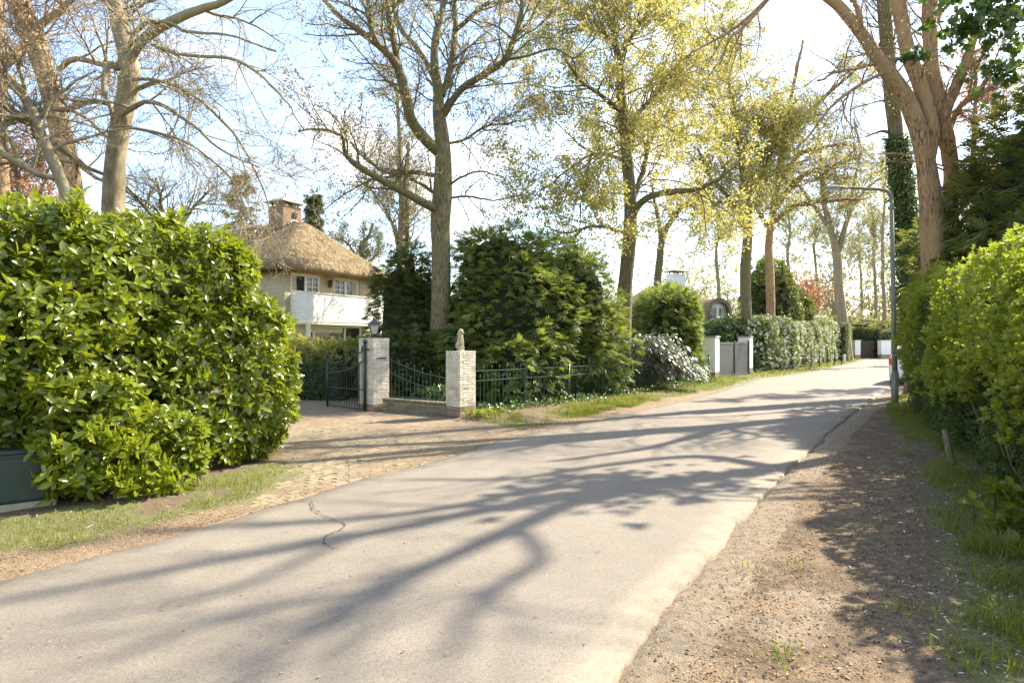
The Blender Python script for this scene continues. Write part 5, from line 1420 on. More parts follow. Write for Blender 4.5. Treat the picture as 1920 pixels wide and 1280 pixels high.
# flowering hedge
def flowering_hedge():
    parts = []
    for a, b, h in (((13.3, 31.6), (18.0, 37.6), 3.0), ((17.2, 36.6), (22.3, 43.3), 3.1), ((21.5, 42.4), (26.4, 49.2), 3.45)):
        c, r, rz = hedge_box(a, b, 1.8, h); parts.append((c, (r[0] + .3, r[1], r[2]), rz))
    root = empty('flowering_hedge', (19, 39, 0), 'long green hedge full of shiny white leaves behind the bar fence', 'hedge')
    acc, acw = [], []; mbc = MB()
    for k, (c, r, rz) in enumerate(parts):
        P, Nn, h = sq_points(4200, c, r, 3.5, rz, .12, .32, .9, 140 + k, .1); rg = np.random.default_rng(k); wv = rg.random(len(P)) < .24
        acc.append(rosettes(P[~wv], Nn[~wv], 5, .15, .075, .5, 150 + k, var=h[~wv], big=False)); acw.append(rosettes(P[wv] + Nn[wv] * .06, Nn[wv], 4, .13, .065, .5, 160 + k, var=h[wv], big=False))
        V, Q = lumpy_core(c, r, 3.5, rz, .45, 170 + k, .15); mbc.add(V, [Q])
    keep(stuff(link('foliage', mesh_kites(cat(*acc)), M['hedge_light'])), root); keep(stuff(link('blossom', mesh_kites(cat(*acw)), M['blossom'])), root); keep(mbc.build('shade_core', M['inner']), root)
flowering_hedge()
c, r, rz = hedge_box((26.6, 48.4), (31.0, 56.0), 1.5, 3.2)
shrub('clipped_hedge_wall', 'tall square clipped hedge left of the far white gate', 'hedge', [(c, r, rz)], 'clipped', 'kite', L=.13, Wd=.08, n=3500, p=10, lump=.08, inward=.06, core=.2, seed=181, per=4)
c, r, rz = hedge_box((35.3, 57.0), (47, 60.0), 1.6, 2.9)
shrub('clipped_bend_hedge', 'tall square clipped hedge right of the far white gate', 'hedge', [(c, r, rz)], 'clipped', 'kite', L=.13, Wd=.08, n=4500, p=10, lump=.08, inward=.06, core=.2, seed=191, per=4)
shrub('hedge_over_gate', 'dark hedge block closing the gap behind the far white gate', 'hedge', [((33.6, 60.5, 1.55), (3.0, .8, 1.5), .12)], 'yew', 'kite', L=.14, Wd=.08, n=3500, p=9, lump=.06, inward=.05, core=.2, seed=195, per=4)
shrub('back_hedge', 'dark long clipped hedge standing highest behind the far gate', 'hedge', [((37.5, 67.0, 1.9), (9.0, 1.0, 1.85), .12)], 'yew', 'kite', L=.18, Wd=.1, n=2500, p=10, lump=.1, inward=.08, core=.25, seed=201, per=4)
shrub('ivy_column_tree', 'dark evergreen column beyond the flowering hedge', 'conifer', [((16.8, 40.0, 3.4), (1.7, 1.6, 3.6), 0), ((18.4, 41.0, 2.6), (1.7, 1.6, 2.9), 0), ((17.2, 41.0, 5.4), (1.1, 1.1, 1.9), 0)], 'yew', 'kite', L=.22, Wd=.11, n=4300, p=2.3, lump=.4, lf=1.0, core=.5, seed=211, per=5)
# right side dark evergreens behind the lime hedge
shrub('tall_dark_yew', 'tall dark evergreen mass behind the lime hedge at the right edge', 'conifer', [((12.6, 14.5, 3.6), (1.9, 1.8, 4.0), 0), ((12.0, 15.6, 2.6), (1.5, 1.4, 3.0), 0), ((11.6, 13.2, 3.4), (1.5, 1.3, 3.3), 0), ((13.6, 14.8, 6.4), (1.5, 1.5, 2.6), 0), ((10.7, 12.4, 2.6), (1.0, .9, 2.2), 0)], 'yew', 'spray', L=.40, n=6800, p=2.2, lump=.5, lf=1.0, inward=.25, core=.7, seed=221, per=7, droop=.15)

# small laurel behind house side and undergrowth
shrub('undergrowth_shrub', 'low dark ivy undergrowth behind the green fence', 'shrub', [((3.4, 19.6, .4), (2.9, .5, .45), .9), ((-1.8, 14.6, .25), (1.0, .35, .3), -.7), ((6.6, 23.3, .4), (2.0, .5, .45), .95)], 'ivy', 'kite', L=.09, Wd=.07, n=3600, p=2.5, lump=.15, core=None, seed=231, per=5)

# ------------------------------------------------------------------ trees
T = tree
T('beech', 'smooth grey beech trunk rising behind the laurel hedge on the left', 'tree', 11.0, [
    [(214, 560, 21), (212, 460, 20), (213, 360, 19), (219, 270, 17), (233, 200, 17, .05), (243, 140, 17), (232, 90, 15), (218, 40, 14), (211, -10, 13), (205, -120, 11), (215, -260, 8, .4), (200, -420, 4, .6)],
    [(236, 130, 8), (262, 82, 9, -.2), (300, 52, 9, -.4), (350, 28, 8, -.7), (420, 2, 6, -1.0), (500, -45, 4, -1.3), (580, -90, 2, -1.6)],
    [(236, 110, 5), (250, 70, 5, -.3), (272, 46, 4, -.4), (310, 44, 3, -.6), (350, 60, 3, -.7), (420, 65, 2, -.8), (500, 90, 2, -.9)],
    [(226, 218, 4), (245, 205, 5, -.5), (275, 192, 4, -.7), (310, 205, 4, -.8), (370, 245, 3, -1.0), (430, 295, 2, -1.1), (490, 320, 1.5, -1.2)],
    [(238, 150, 3, -.2), (290, 150, 3, -.4), (350, 170, 3, -.6), (410, 215, 3, -.8), (460, 270, 2, -1.0), (500, 350, 1.5, -1.1), (515, 400, 1, -1.1)],
    [(220, 235, 3, -.3), (300, 250, 3, -.6), (360, 275, 2, -.8), (420, 330, 2, -1), (455, 400, 1.2, -1)],
    [(222, 130, 4), (200, 125, 5, -.3), (196, 160, 5, -.4), (208, 195, 4, -.4), (214, 222, 4, -.3)],
    [(206, 195, 4, -.1), (170, 190, 5, -.4), (130, 204, 5, -.6), (85, 202, 5, -.7), (60, 218, 5, -.8), (0, 228, 5, -1.0), (-60, 230, 4, -1.1)],
    [(203, 330, 3), (160, 312, 4, -.2), (130, 290, 4, -.3), (105, 270, 4, -.4), (70, 235, 4, -.4), (20, 200, 3, -.4)],
    [(240, 60, 4, -.3), (330, 100, 3, -.8), (440, 110, 3, -1.4), (520, 170, 2, -1.8), (570, 240, 1.3, -2)]],
  [(75, 1.7, 9), (620, 1.0, 7), (3600, .5, 4), .0028], 'bark_beech', 'twig', ('bud', 6000, .038, .02), seed=1, flute=.03, bend=-.35, up=.05, t_low=.3, group=None)
T('pine', 'leaning reddish brown rough barked trunk left of the beech', 'tree', 13.0, [
    [(142, 520, 22), (136, 400, 21), (127, 310, 19), (110, 230, 18), (90, 150, 18), (66, 80, 18), (35, 15, 18), (-5, -80, 15), (-60, -200, 12), (-130, -340, 8)],
    [(62, 66, 8), (80, 45, 7), (110, 25, 6), (140, 0, 5), (180, -50, 4)],
    [(60, 78, 7), (35, 100, 8, -.3), (5, 128, 7, -.4), (-40, 150, 6, -.5)],
    [(112, 130, 5), (140, 110, 5, -.4), (190, 118, 5, -.6), (215, 118, 4, -.6)],
    [(130, 205, 3), (170, 225, 3), (200, 250, 3), (235, 260, 2)],
    [(140, 300, 4), (165, 320, 4), (205, 335, 3), (240, 330, 2)]],
  [(50, 1.7, 8), (400, 1.0, 6), (2000, .5, 4), .003], 'bark_pine', 'twig', ('bud', 1300, .04, .02), seed=2, flute=.07, t_low=.35)
T('young_beech', 'thin pale grey trunk leaning in from the left edge', 'tree', 9.3, [
    [(150, 470, 11), (138, 405, 11), (120, 350, 10), (98, 300, 10), (78, 255, 9), (62, 215, 9), (40, 175, 8), (12, 140, 6), (-30, 100, 5), (-90, 50, 4)],
    [(62, 225, 6), (40, 218, 6, -.2), (0, 225, 6, -.3), (-60, 230, 6, -.3)],
    [(110, 335, 5), (70, 325, 6, -.2), (30, 300, 7, -.3), (-10, 280, 7, -.4), (-60, 260, 6, -.5)]],
  [(40, 1.3, 8), (260, .7, 6), (1700, .4, 4), .0024], 'bark_beech', 'twig', ('bud', 800, .03, .015), seed=3, flute=.03, bend=-.2)
T('edge_trunk', 'pinkish bark trunk cut by the left edge of the view', 'tree', 15.0, [[(3, 480, 14), (2, 350, 13), (-2, 240, 12), (-5, 100, 11), (-8, -50, 10), (-20, -250, 6)]], [(20, 1.6, 7), (90, .9, 5), (500, .5, 4)], 'bark_pine', 'twig', None, seed=4)
# central oak
T('oak', 'large central oak with spreading limbs behind the dark evergreens', 'tree', 17.2, [
    [(824, 720, 22), (826, 600, 19), (827, 500, 18), (826, 420, 18), (829, 370, 19), (832, 310, 16), (829, 260, 14), (824, 215, 12), (825, 175, 10), (818, 120, 8), (822, 70, 7, .2), (835, 20, 5, .4), (842, -60, 4, .6), (850, -180, 2)],
    [(822, 285, 10.4), (795, 258, 10.4, -.4), (772, 225, 9.6, -.8), (762, 180, 9.6, -1.1), (750, 130, 8.8, -1.4), (728, 96, 7.2, -1.8), (690, 62, 6.4, -2.1), (640, 22, 4.8, -2.5), (590, -30, 3.2, -2.8), (530, -90, 2.4, -3)],
    [(750, 140, 7.2, -1.4), (742, 90, 6.4, -1.5), (733, 40, 5.6, -1.6), (724, -10, 4.8, -1.6), (700, -100, 3.2, -1.6)],
    [(700, 75, 4.8, -2), (690, 30, 4.0, -2.2), (685, -20, 3.2, -2.4), (660, -90, 2.4, -2.6)],
    [(826, 180, 6.4), (806, 130, 5.6, .5), (780, 90, 4.8, .9), (752, 55, 4.8, 1.2), (735, 0, 4.0, 1.4), (730, -70, 2.4, 1.6)],
    [(830, 180, 5.6), (848, 110, 5.6, .4), (855, 50, 4.8, .6), (857, 0, 4.0, .8), (862, -80, 2.4, 1)],
    [(832, 215, 7.2), (850, 185, 6.4, -.3), (870, 162, 6.4, -.6), (905, 142, 6.4, -1), (945, 115, 6.4, -1.3), (960, 80, 5.6, -1.5), (972, 40, 4.8, -1.6), (974, 0, 4.0, -1.7), (985, -70, 2.4, -1.8)],
    [(852, 60, 4.0, .5), (880, 35, 4.0), (905, 12, 3.2), (950, 5, 2.4, -.2), (990, -10, 1.6)],
    [(950, 112, 3.2, -1.3), (990, 105, 2.4, -1.5), (1040, 92, 2.4, -1.7), (1080, 110, 1.6, -1.8), (1120, 60, 1.2, -2)],
    [(820, 392, 8.8), (795, 380, 8.0, -.5), (760, 360, 7.2, -.9), (715, 335, 6.4, -1.3), (670, 306, 5.6, -1.7), (648, 285, 4.0, -1.9), (642, 250, 3.2, -2), (600, 235, 2.4, -2.2), (560, 240, 1.6, -2.4)],
    [(820, 330, 4.0), (780, 324, 4.0, .4), (730, 324, 3.2, .8), (700, 305, 2.4, 1), (665, 270, 1.6, 1.2)],
    [(822, 372, 3.2), (800, 350, 2.4, .4), (765, 338, 2.4, .7)],
    [(836, 270, 2.4), (870, 262, 2.4, .5), (905, 240, 2.0, .8), (950, 232, 1.6, 1), (985, 228, 1.1, 1.2)],
    [(838, 350, 2.4), (870, 330, 2.0, -.4), (910, 318, 1.6, -.8), (960, 330, 1.1, -1)],
    [(838, 372, 2.4), (880, 368, 2.0, .5), (930, 375, 1.4, .8), (980, 360, 1.0, 1)]],
  [(170, 2.2, 9), (1000, 1.2, 6), (5200, .6, 3), .0038], 'bark_oak', 'twig', ('bud', 17000, .075, .042), seed=5, flute=.06, up=.1, t_low=.42, sides=14)
# spring tree in yellow leaf
T('spring_lime', 'tall tree in yellow spring leaf right of the oak', 'tree', 22.5, [
    [(1168, 740, 16), (1169, 620, 15), (1172, 540, 14), (1180, 460, 13), (1183, 390, 12), (1178, 320, 11), (1172, 260, 10), (1166, 190, 9), (1160, 120, 7), (1150, 60, 6), (1140, -20, 5), (1135, -120, 4), (1130, -220, 2)],
    [(1185, 405, 8), (1200, 382, 7, -.3), (1225, 366, 6, -.5), (1262, 357, 6, -.8), (1310, 352, 4, -1), (1350, 330, 3, -1.2)],
    [(1184, 385, 6), (1196, 350, 5, .5), (1210, 315, 5, .8), (1215, 280, 4, 1), (1235, 230, 3, 1.2)],
    [(1170, 240, 5), (1210, 200, 4, -1), (1260, 150, 3, -1.6), (1300, 110, 2, -2)],
    [(1168, 210, 5), (1130, 180, 4, -.8), (1090, 150, 3, -1.4), (1060, 100, 2, -1.8)],
    [(1175, 300, 4), (1110, 290, 3, -1), (1050, 330, 2, -1.6), (1000, 365, 1.6, -2)],
    [(1180, 440, 3), (1120, 425, 3, -1), (1060, 440, 2, -1.5), (1020, 425, 1.5, -1.8)],
    [(1160, 120, 4), (1190, 60, 4, .8), (1240, 10, 3, 1.2), (1260, -50, 2, 1.5)],
    [(1155, 90, 4), (1110, 40, 4, .8), (1060, 0, 3, 1), (1040, -60, 2, 1)]],
  [(190, 3.2, 9), (900, 1.5, 5), (4200, .75, 3), .0038], 'bark_oak', 'twig', ('spring', 78000, .105, .062), seed=6, flute=.04, bend=-.15, up=.05, t_low=.30, flat=.4, leafjit=.10)
T('slender_tree', 'slender bare trunk forking over the conifer left of the white gate', 'tree', 31.0, [
    [(1228, 680, 8), (1231, 560, 7), (1236, 490, 7), (1240, 445, 6), (1258, 405, 5), (1285, 370, 4), (1330, 335, 3), (1370, 300, 2)],
    [(1240, 450, 5), (1235, 410, 4), (1228, 380, 3), (1222, 330, 2)], [(1270, 390, 4), (1330, 380, 3, -.6), (1400, 395, 2, -1)]],
  [(26, 2.4, 8), (150, 1.3, 6), (800, .7, 4), .005], 'bark_oak', 'twig', ('spring', 2500, .1, .06), seed=7)
for k, (nm, lab, Y, st, n, lm) in enumerate([
    ('golden_tree', 'yellow leafed tree standing right behind the grey board gate', 33.5, [[(1402, 680, 11), (1400, 600, 10), (1398, 520, 10), (1402, 440, 9), (1398, 350, 8), (1390, 260, 6), (1378, 180, 5), (1370, 110, 3), (1368, 40, 2)], [(1400, 420, 5), (1365, 370, 4, -1), (1330, 330, 3, -1.8), (1300, 280, 2, -2)], [(1398, 380, 5), (1430, 320, 4, .8), (1450, 260, 3, 1.2), (1465, 200, 2, 1.6)], [(1392, 280, 4), (1350, 220, 3, -1), (1320, 170, 2, -1.6)]], 34000, 'spring'),
    ('red_barked_tree', 'yellow leafed tree with an orange brown trunk above the flowering hedge', 37.5, [[(1447, 680, 9), (1445, 590, 8), (1443, 520, 8), (1440, 450, 7), (1452, 370, 6), (1462, 290, 5), (1475, 210, 4), (1490, 140, 3), (1500, 80, 2)], [(1448, 400, 5), (1490, 345, 5, -1), (1530, 322, 4, -1.5), (1590, 308, 2.5, -2), (1620, 300, 1.5, -2)], [(1455, 350, 4), (1500, 290, 4, -.6), (1550, 270, 3, -1), (1600, 268, 2, -1.4)], [(1462, 300, 4), (1500, 230, 3.5, -1), (1555, 165, 3, -1.4), (1600, 120, 2, -1.8)], [(1442, 430, 4), (1410, 380, 3), (1395, 330, 2)], [(1448, 420, 4), (1490, 385, 4, -.6), (1560, 375, 3, -1), (1625, 372, 2, -1.5)]], 12500, 'spring')]):
    T(nm, lab, 'tree', Y, st, [(120, 3.2, 9), (650, 1.7, 5), (3300, .9, 3), .007], 'bark_oak' if k == 0 else 'bark_rough', 'twig_dark', (lm, n, .135, .08), seed=20 + k, bend=-.2, leafjit=.13, flute=.04, t_low=.32)
T('forked_tree', 'pale forked trunk behind the end of the flowering hedge', 'tree', 50.5, [
    [(1590, 680, 10), (1580, 600, 9), (1572, 540, 8), (1568, 490, 8), (1558, 445, 6), (1545, 400, 5), (1535, 340, 4), (1530, 270, 3), (1520, 200, 2)], [(1568, 490, 6), (1580, 440, 5), (1598, 395, 4), (1625, 360, 3), (1660, 330, 2)], [(1550, 420, 4), (1500, 360, 3), (1460, 340, 2)], [(1590, 410, 4), (1600, 340, 3), (1610, 280, 2), (1600, 220, 1.5)]],
  [(70, 4.0, 8), (420, 2.0, 6), (1500, 1.0, 3), .008], 'bark_pale', 'twig_pale', ('far', 6500, .14, .09), seed=30, flute=.04)
for k, (px, Y, top, lab, n) in enumerate([(1655, 62, 330, 'straight bare trunk behind the far gate, immediately left of the lamp post', 5000), (1640, 74, 400, 'thin pale trunk far behind the back hedge', 4000), (1700, 40, 300, 'bare trunk behind the ivy covered trunk', 2500), (1480, 66, 380, 'thin trunk far behind the evergreen column', 4000), (1530, 80, 420, 'thin trunk in the far trees beyond the bend', 4000), (1612, 85, 430, 'distant thin trunk above the clipped hedges', 4000), (1345, 60, 400, 'bare trunk behind the white far house roof', 3000)]):
    r = .20 / Y * F
    T('far_tree', lab, 'tree', Y, [[(px, 660, r), (px + 3, 560, r * .9), (px - 2, 470, r * .75), (px + 1, top + 40, r * .5), (px - 4, top - 30, r * .25)]],
      [(46, .055 * Y, 7), (260, .028 * Y, 5), (800, .014 * Y, 3), .0001 * Y], 'bark_pale', 'twig_pale', ('far', n, .0026 * Y, .0016 * Y), group='bare spring trees beyond the bend', seed=40 + k, up=.3)
# ivy clad trunk and the big furrowed tree
_, P, R, *_ = T('ivy_tree', 'straight trunk clad in ivy between the lamp post and the furrowed tree', 'tree', 18.0, [
    [(1716, 700, 17), (1712, 600, 17), (1706, 510, 16), (1699, 420, 15), (1689, 340, 14), (1681, 270, 13), (1671, 190, 12), (1663, 110, 12), (1655, 10, 11), (1650, -120, 10), (1640, -260, 6)],
    [(1685, 262, 3), (1665, 250, 3), (1645, 248, 2), (1622, 255, 1.5)], [(1664, 130, 4), (1650, 100, 3), (1648, 70, 2)]],
  [(40, 2.0, 8), (220, 1.1, 6), (1100, .6, 4), .0034], 'bark_oak', 'twig', ('bud', 1500, .05, .03), seed=50, flute=.05, t_low=.5)
def ivy_on(P, R, t0, t1, n, seed, label, thick=.10):
    rg = np.random.default_rng(seed); K = len(P); s = (t0 + (t1 - t0) * rg.random(n) ** 1.0) * (K - 1); i = np.minimum(s.astype(int), K - 2); f = (s - i)[:, None]
    p = P[i] * (1 - f) + P[i + 1] * f; r = R[i]; a = rg.random(n) * 2 * math.pi; o = np.stack([np.cos(a), np.sin(a), np.zeros(n)], 1)
    th = thick * (1.3 - .8 * (s / (K - 1) - t0) / (t1 - t0)); pos = p + o * (r + np.abs(rg.normal(0, 1, n)) * th)[:, None]
    me = mesh_kites((pos, o * .3 + rg.normal(0, .4, (n, 3)) - np.array([0, 0, .8]), o + rg.normal(0, .25, (n, 3)), rg.uniform(.07, .13, n), rg.uniform(.06, .11, n), rg.random(n)))
    return tag(stuff(link('ivy', me, M['ivy'])), label, 'ivy')
ivy_on(P[0], R[0], .05, .52, 6500, 1, 'dark ivy climbing the straight trunk beside the lamp post')
T('furrowed_tree', 'massive reddish furrowed trunk dividing into several tall stems above the lime hedge', 'tree', 15.3, [
    [(1768, 700, 34.8), (1763, 600, 30.4), (1758, 510, 26.1), (1751, 440, 22.6), (1745, 380, 20.0), (1738, 320, 16.5), (1728, 270, 15.7), (1713, 220, 14.8), (1697, 180, 13.1), (1672, 145, 13.1), (1645, 110, 11.3), (1620, 70, 10.4), (1595, 38, 9.6), (1565, 10, 9.6), (1530, -15, 8.7), (1470, -60, 7.0), (1400, -110, 4.3)],
    [(1741, 300, 11.3), (1746, 245, 13.1), (1738, 200, 13.1), (1722, 150, 12.2), (1704, 100, 12.2), (1692, 50, 12.2), (1684, 0, 12.2), (1676, -80, 13.1), (1668, -180, 9.6), (1650, -300, 5.2)],
    [(1785, 640, 17.4, .6), (1783, 530, 15.7, .6), (1781, 430, 13.1, .6), (1781, 350, 12.2, .5), (1777, 290, 12.2, .4), (1762, 230, 14.8, .2), (1752, 180, 13.1, .2), (1742, 130, 12.2, .2), (1736, 70, 12.2, .2), (1734, 0, 11.3, .3), (1738, -100, 9.6, .4), (1745, -240, 5.2, .5)],
    [(1768, 260, 11, .2), (1772, 215, 10), (1790, 170, 10, -.2), (1810, 120, 9, -.4), (1822, 80, 7, -.6), (1840, 30, 7, -.8), (1852, -30, 6, -.9), (1860, -120, 4, -1)],
    [(1778, 250, 6, .3), (1792, 215, 5, .2), (1810, 190, 5), (1845, 168, 4, -.2), (1880, 140, 3, -.4), (1900, 100, 2, -.5)],
    [(1745, 60, 7, .2), (1765, 20, 6, .4), (1780, -30, 5, .6), (1800, -110, 3)],
    [(1612, 60, 5), (1612, 30, 5, -.2), (1605, 5, 4, -.3), (1590, -20, 3, -.4)],
    [(1480, -55, 4), (1440, -5, 3.6, -.3), (1400, 30, 3, -.5), (1350, 60, 2.2, -.7), (1290, 90, 1.6, -.9), (1240, 130, 1.2, -1.1)],
    [(1440, 0, 3, -.3), (1400, 45, 3, -.6), (1365, 80, 2.5, -.8), (1345, 130, 1.8, -1)],
    [(1660, 135, 3), (1610, 160, 3, -.8), (1560, 200, 2.5, -1.3), (1525, 250, 1.8, -1.7), (1490, 300, 1.2, -2)],
    [(1640, 120, 3), (1600, 130, 3, -.6), (1560, 135, 2.4, -1.2), (1520, 150, 1.6, -1.6)]],
  [(90, 1.9, 9), (560, 1.0, 6), (1900, .55, 4), .0026], 'bark_rough', 'twig', ('bud', 4200, .045, .022), seed=55, flute=.15, sides=22, fine=150, t_low=.55, bend=-.35, up=0.05)

# off-frame neighbour on the right verge whose limbs shade the road
def road_point(px, py, h):
    g = G(px, py); k = h / math.tan(SUN_EL); return np.array([g[0] + math.sin(SUN_AZ) * k, g[1] + math.cos(SUN_AZ) * k, h])
def shade_tree():
    base = np.array([11.5, 12.6]); root = empty('verge_tree', (base[0], base[1], 0), 'tall bare branched tree just beyond the right edge whose limbs shade the road', 'tree')
    def S(pts): return [(*road_point(a, b, h), r) for a, b, h, r in pts]
    main = [(*base, -.1, .42), (*(base + [.1, 0]), 2.5, .34), (*(base), 5.5, .28)] + S([(1440, 884, 9.0, .22), (1200, 918, 10.6, .19), (960, 955, 12.0, .15), (640, 1020, 13.6, .11), (300, 1080, 15.0, .08), (0, 1140, 16.2, .05)])
    stems = [main,
        S([(1330, 900, 9.6, .17), (1090, 946, 10.8, .15), (960, 1000, 11.6, .13), (850, 1050, 12.2, .11), (700, 1120, 13.0, .09), (560, 1200, 14.0, .06), (400, 1330, 15., .04)]),
        S([(1200, 914, 10.6, .12), (1000, 925, 11.6, .11), (850, 958, 12.2, .10), (640, 985, 13.2, .08), (300, 1000, 14.6, .06), (60, 1040, 16, .04)]),
        S([(1440, 880, 9.0, .16), (1300, 862, 10.2, .13), (1120, 880, 11.4, .10), (960, 905, 12.6, .08), (760, 905, 14, .05)]),
        S([(960, 1000, 11.6, .08), (1000, 1060, 11.9, .07), (930, 1110, 12.4, .07), (860, 1170, 12.9, .06), (840, 1240, 13.4, .04)]),
        S([(640, 1020, 13.6, .07), (560, 1060, 14.0, .06), (420, 1120, 14.8, .05), (250, 1160, 15.5, .04), (100, 1180, 16.2, .03)]),
        S([(700, 1120, 13.0, .06), (520, 1150, 13.8, .05), (330, 1200, 14.6, .05), (150, 1270, 15.4, .04)])]
    P, R = [], []
    for s in stems:
        A = catmull(s, 40); P.append(A[:, :3]); R.append(A[:, 3] * .82)
    P, R = np.array(P), np.array(R)
    for i in range(len(P)):
        V, Q = bark_mesh(P[i:i + 1], R[i:i + 1], 12, .06, i); mb = MB(); mb.add(V, [Q]); keep(mb.build('trunk' if i == 0 else 'limb', M['bark_rough'], None, True), root)
    Pa, Ra = P[:, 14:], R[:, 14:]
    L1 = sprout(Pa, Ra, 80, .05, 1, 1.8, (25, 60), 8, .1, .16, 0, .35, 5, rmax=.03); L2 = sprout(*L1, 300, .2, 1, .9, (25, 60), 6, .1, .2, 0, .5, 6)
    mb = MB()
    for (p, r), s in ((L1, 6), (L2, 4)): V, Q = tubes(p, np.maximum(r, .004), s); mb.add(V, [Q])
    keep(mb.build('branches', M['bark_rough']), root)
shade_tree()

# dark leafy bough hanging in at the top right
def hanging_bough():
    rg = np.random.default_rng(66); root = empty('ivy_clad_tree', (12.2, 10.6, 0), 'dark leafy tree whose boughs hang in at the top right corner', 'tree')
    base = np.array([12.2, 10.6]); tr = catmull([(*base, -.1, .3), (*base, 3, .26), (12.0, 10.6, 6, .22), (11.8, 10.7, 9.5, .15)], 24)
    mb = MB(); V, Q = bark_mesh(tr[None, :, :3], tr[None, :, 3], 12, .06, 3); mb.add(V, [Q]); keep(mb.build('trunk', M['bark_oak'], None, True), root)
    P = []; tb = MB()
    for (px, py, Y) in [(1860, 20, 11), (1900, 60, 11), (1840, -10, 11), (1880, -60, 11), (1915, 110, 11), (1830, 40, 11), (1800, -60, 11), (1895, 10, 10.8), (1870, 60, 10.8)]:
        e = W(px, py, Y); s = np.array([12.0, 10.6, 5.5 + rg.random() * 2.5]); pts = catmull([s, (s + e) / 2 + [0, 0, .3], e], 12); tb.tube(pts, np.linspace(.04, .006, 12), 5)
        for j in range(30): P.append(e + rg.normal(0, 1, 3) * [.36, .40, .25])
    for (a, b) in (((1850, 130), (1905, 150)), ((1800, 60), (1840, 50)), ((1690, 110), (1780, 90)), ((1780, 60), (1850, 50))):
        p0, p1 = W(*a, 11), W(*b, 11); tb.tube([p0, (p0 + p1) / 2 + [0, 0, .03], p1], [.004, .006, .010], 5)
        for j in range(14): P.append(p0 + (p1 - p0) * rg.random() + rg.normal(0, .06, 3))
    P = np.array(P); a = rosettes(P, unit(rg.normal(size=P.shape) + [0, 0, -.2]), 6, .115, .085, .1, 68, var=rg.random(len(P)), big=True)
    V, Fs, v = big_leaves(*a); keep(stuff(link('crown', mesh(V, Fs, var=v, smooth=True), M['ivy'])), root); keep(tb.build('branches', M['twig_dark'], None), root)
hanging_bough()

# background trees on the left
def conical(name, label, c, h, r, mat, seed, n=900, L=.5, base=.5, droop=.25, gap=.0, group=None, dens=4.5):
    rg = np.random.default_rng(seed); root = empty(name, (c[0], c[1], 0), label, 'conifer', group)
    mb = MB(); mb.tube([(c[0], c[1], -.1), (c[0], c[1], h * .5), (c[0], c[1], h)], [.02 * h, .013 * h, .01], 8); keep(mb.build('trunk', M['bark_oak'], None, True), root)
    k = int(h * dens); P, Nn = [], []; tb = MB()
    for i in range(k):
        z = base + (h - base) * (i / k) ** .95; rr = r * (1 - (z - base) / (h - base)) ** .85 + .12; m = 6
        for j in range(m):
            a = rg.random() * 6.283; ln = rr * rg.uniform(.65, 1.15); d = np.array([math.cos(a), math.sin(a), -.08]); s = np.array([c[0], c[1], z]); e = s + d * ln + [0, 0, -droop * ln * .3]
            tb.tube([s, (s + e) / 2 + [0, 0, .03], e], [.022, .014, .005], 3, False)
            q = max(3, int(n / k / m)); t = rg.uniform(.25, 1.0, q)[:, None]; P.append(s + (e - s) * t + rg.normal(0, .06, (q, 3))); Nn.append(np.tile(d, (q, 1)) + rg.normal(0, .5, (q, 3)))
    P, Nn = np.concatenate(P), np.concatenate(Nn); keep(stuff(link('crown', mesh_kites(sprays(P, unit(Nn), L, seed, droop, None, 7, .3)), M[mat])), root); keep(tb.build('branches', M['twig'], None), root)
c = W(452, 0, 42); conical('spruce', 'grey green open spruce beyond the laurel hedge left of the chimney', (c[0], 42), 13.4, 3.6, 'spruce', 5, 1300, .5, 2, dens=2.0)
c = W(589, 0, 38); conical('narrow_cypress', 'narrow dark conifer spire just right of the chimney', (c[0], 38), 10.9, .85, 'spruce', 6, 1800, .5, 1)
T('umbrella_pine', 'distant flat topped pine right of the thatched roof', 'tree', 44, [[(672, 640, 5), (674, 560, 5), (680, 500, 4), (676, 465, 4), (690, 440, 3), (700, 425, 2)], [(676, 490, 3), (655, 465, 2), (640, 450, 2)], [(682, 500, 3), (705, 478, 2), (715, 455, 1.5)]],
  [(40, 1.6, 6), (200, .9, 5), (900, .5, 4), .005], 'bark_pine', 'twig', ('spruce', 4200, .20, .06), seed=71, up=.4, leafjit=.12)
T('twin_stem_birch', 'pale twin stemmed tree in first leaf left of the oak trunk', 'tree', 25, [
    [(752, 640, 7), (752, 560, 7), (748, 480, 6), (750, 400, 6), (745, 330, 5), (742, 250, 4), (735, 160, 3)], [(765, 620, 6, .3), (764, 540, 6, .3), (762, 470, 5, .3), (764, 400, 5, .3), (766, 340, 4, .3), (772, 270, 3, .3)], [(748, 470, 4), (735, 420, 3), (715, 380, 2), (690, 350, 1.5)]],
  [(60, 2.2, 8), (340, 1.2, 6), (1700, .6, 4), .004], 'bark_pale', 'twig_pale', ('bud', 7000, .075, .045), seed=72, t_low=.3)
T('bare_shrub_tree', 'bare twiggy small tree just behind the laurel top by the beech', 'tree', 19, [[(330, 600, 6), (320, 500, 6), (310, 430, 5), (300, 380, 3), (290, 330, 2)], [(318, 470, 4), (350, 410, 3), (385, 370, 2), (410, 350, 1.5)], [(312, 440, 4), (270, 390, 3), (240, 360, 2)]],
  [(60, 1.6, 7), (400, .9, 5), (1300, .45, 3), .0028], 'bark_oak', 'twig', ('bud', 1200, .04, .02), seed=73, t_low=.3, up=.05)
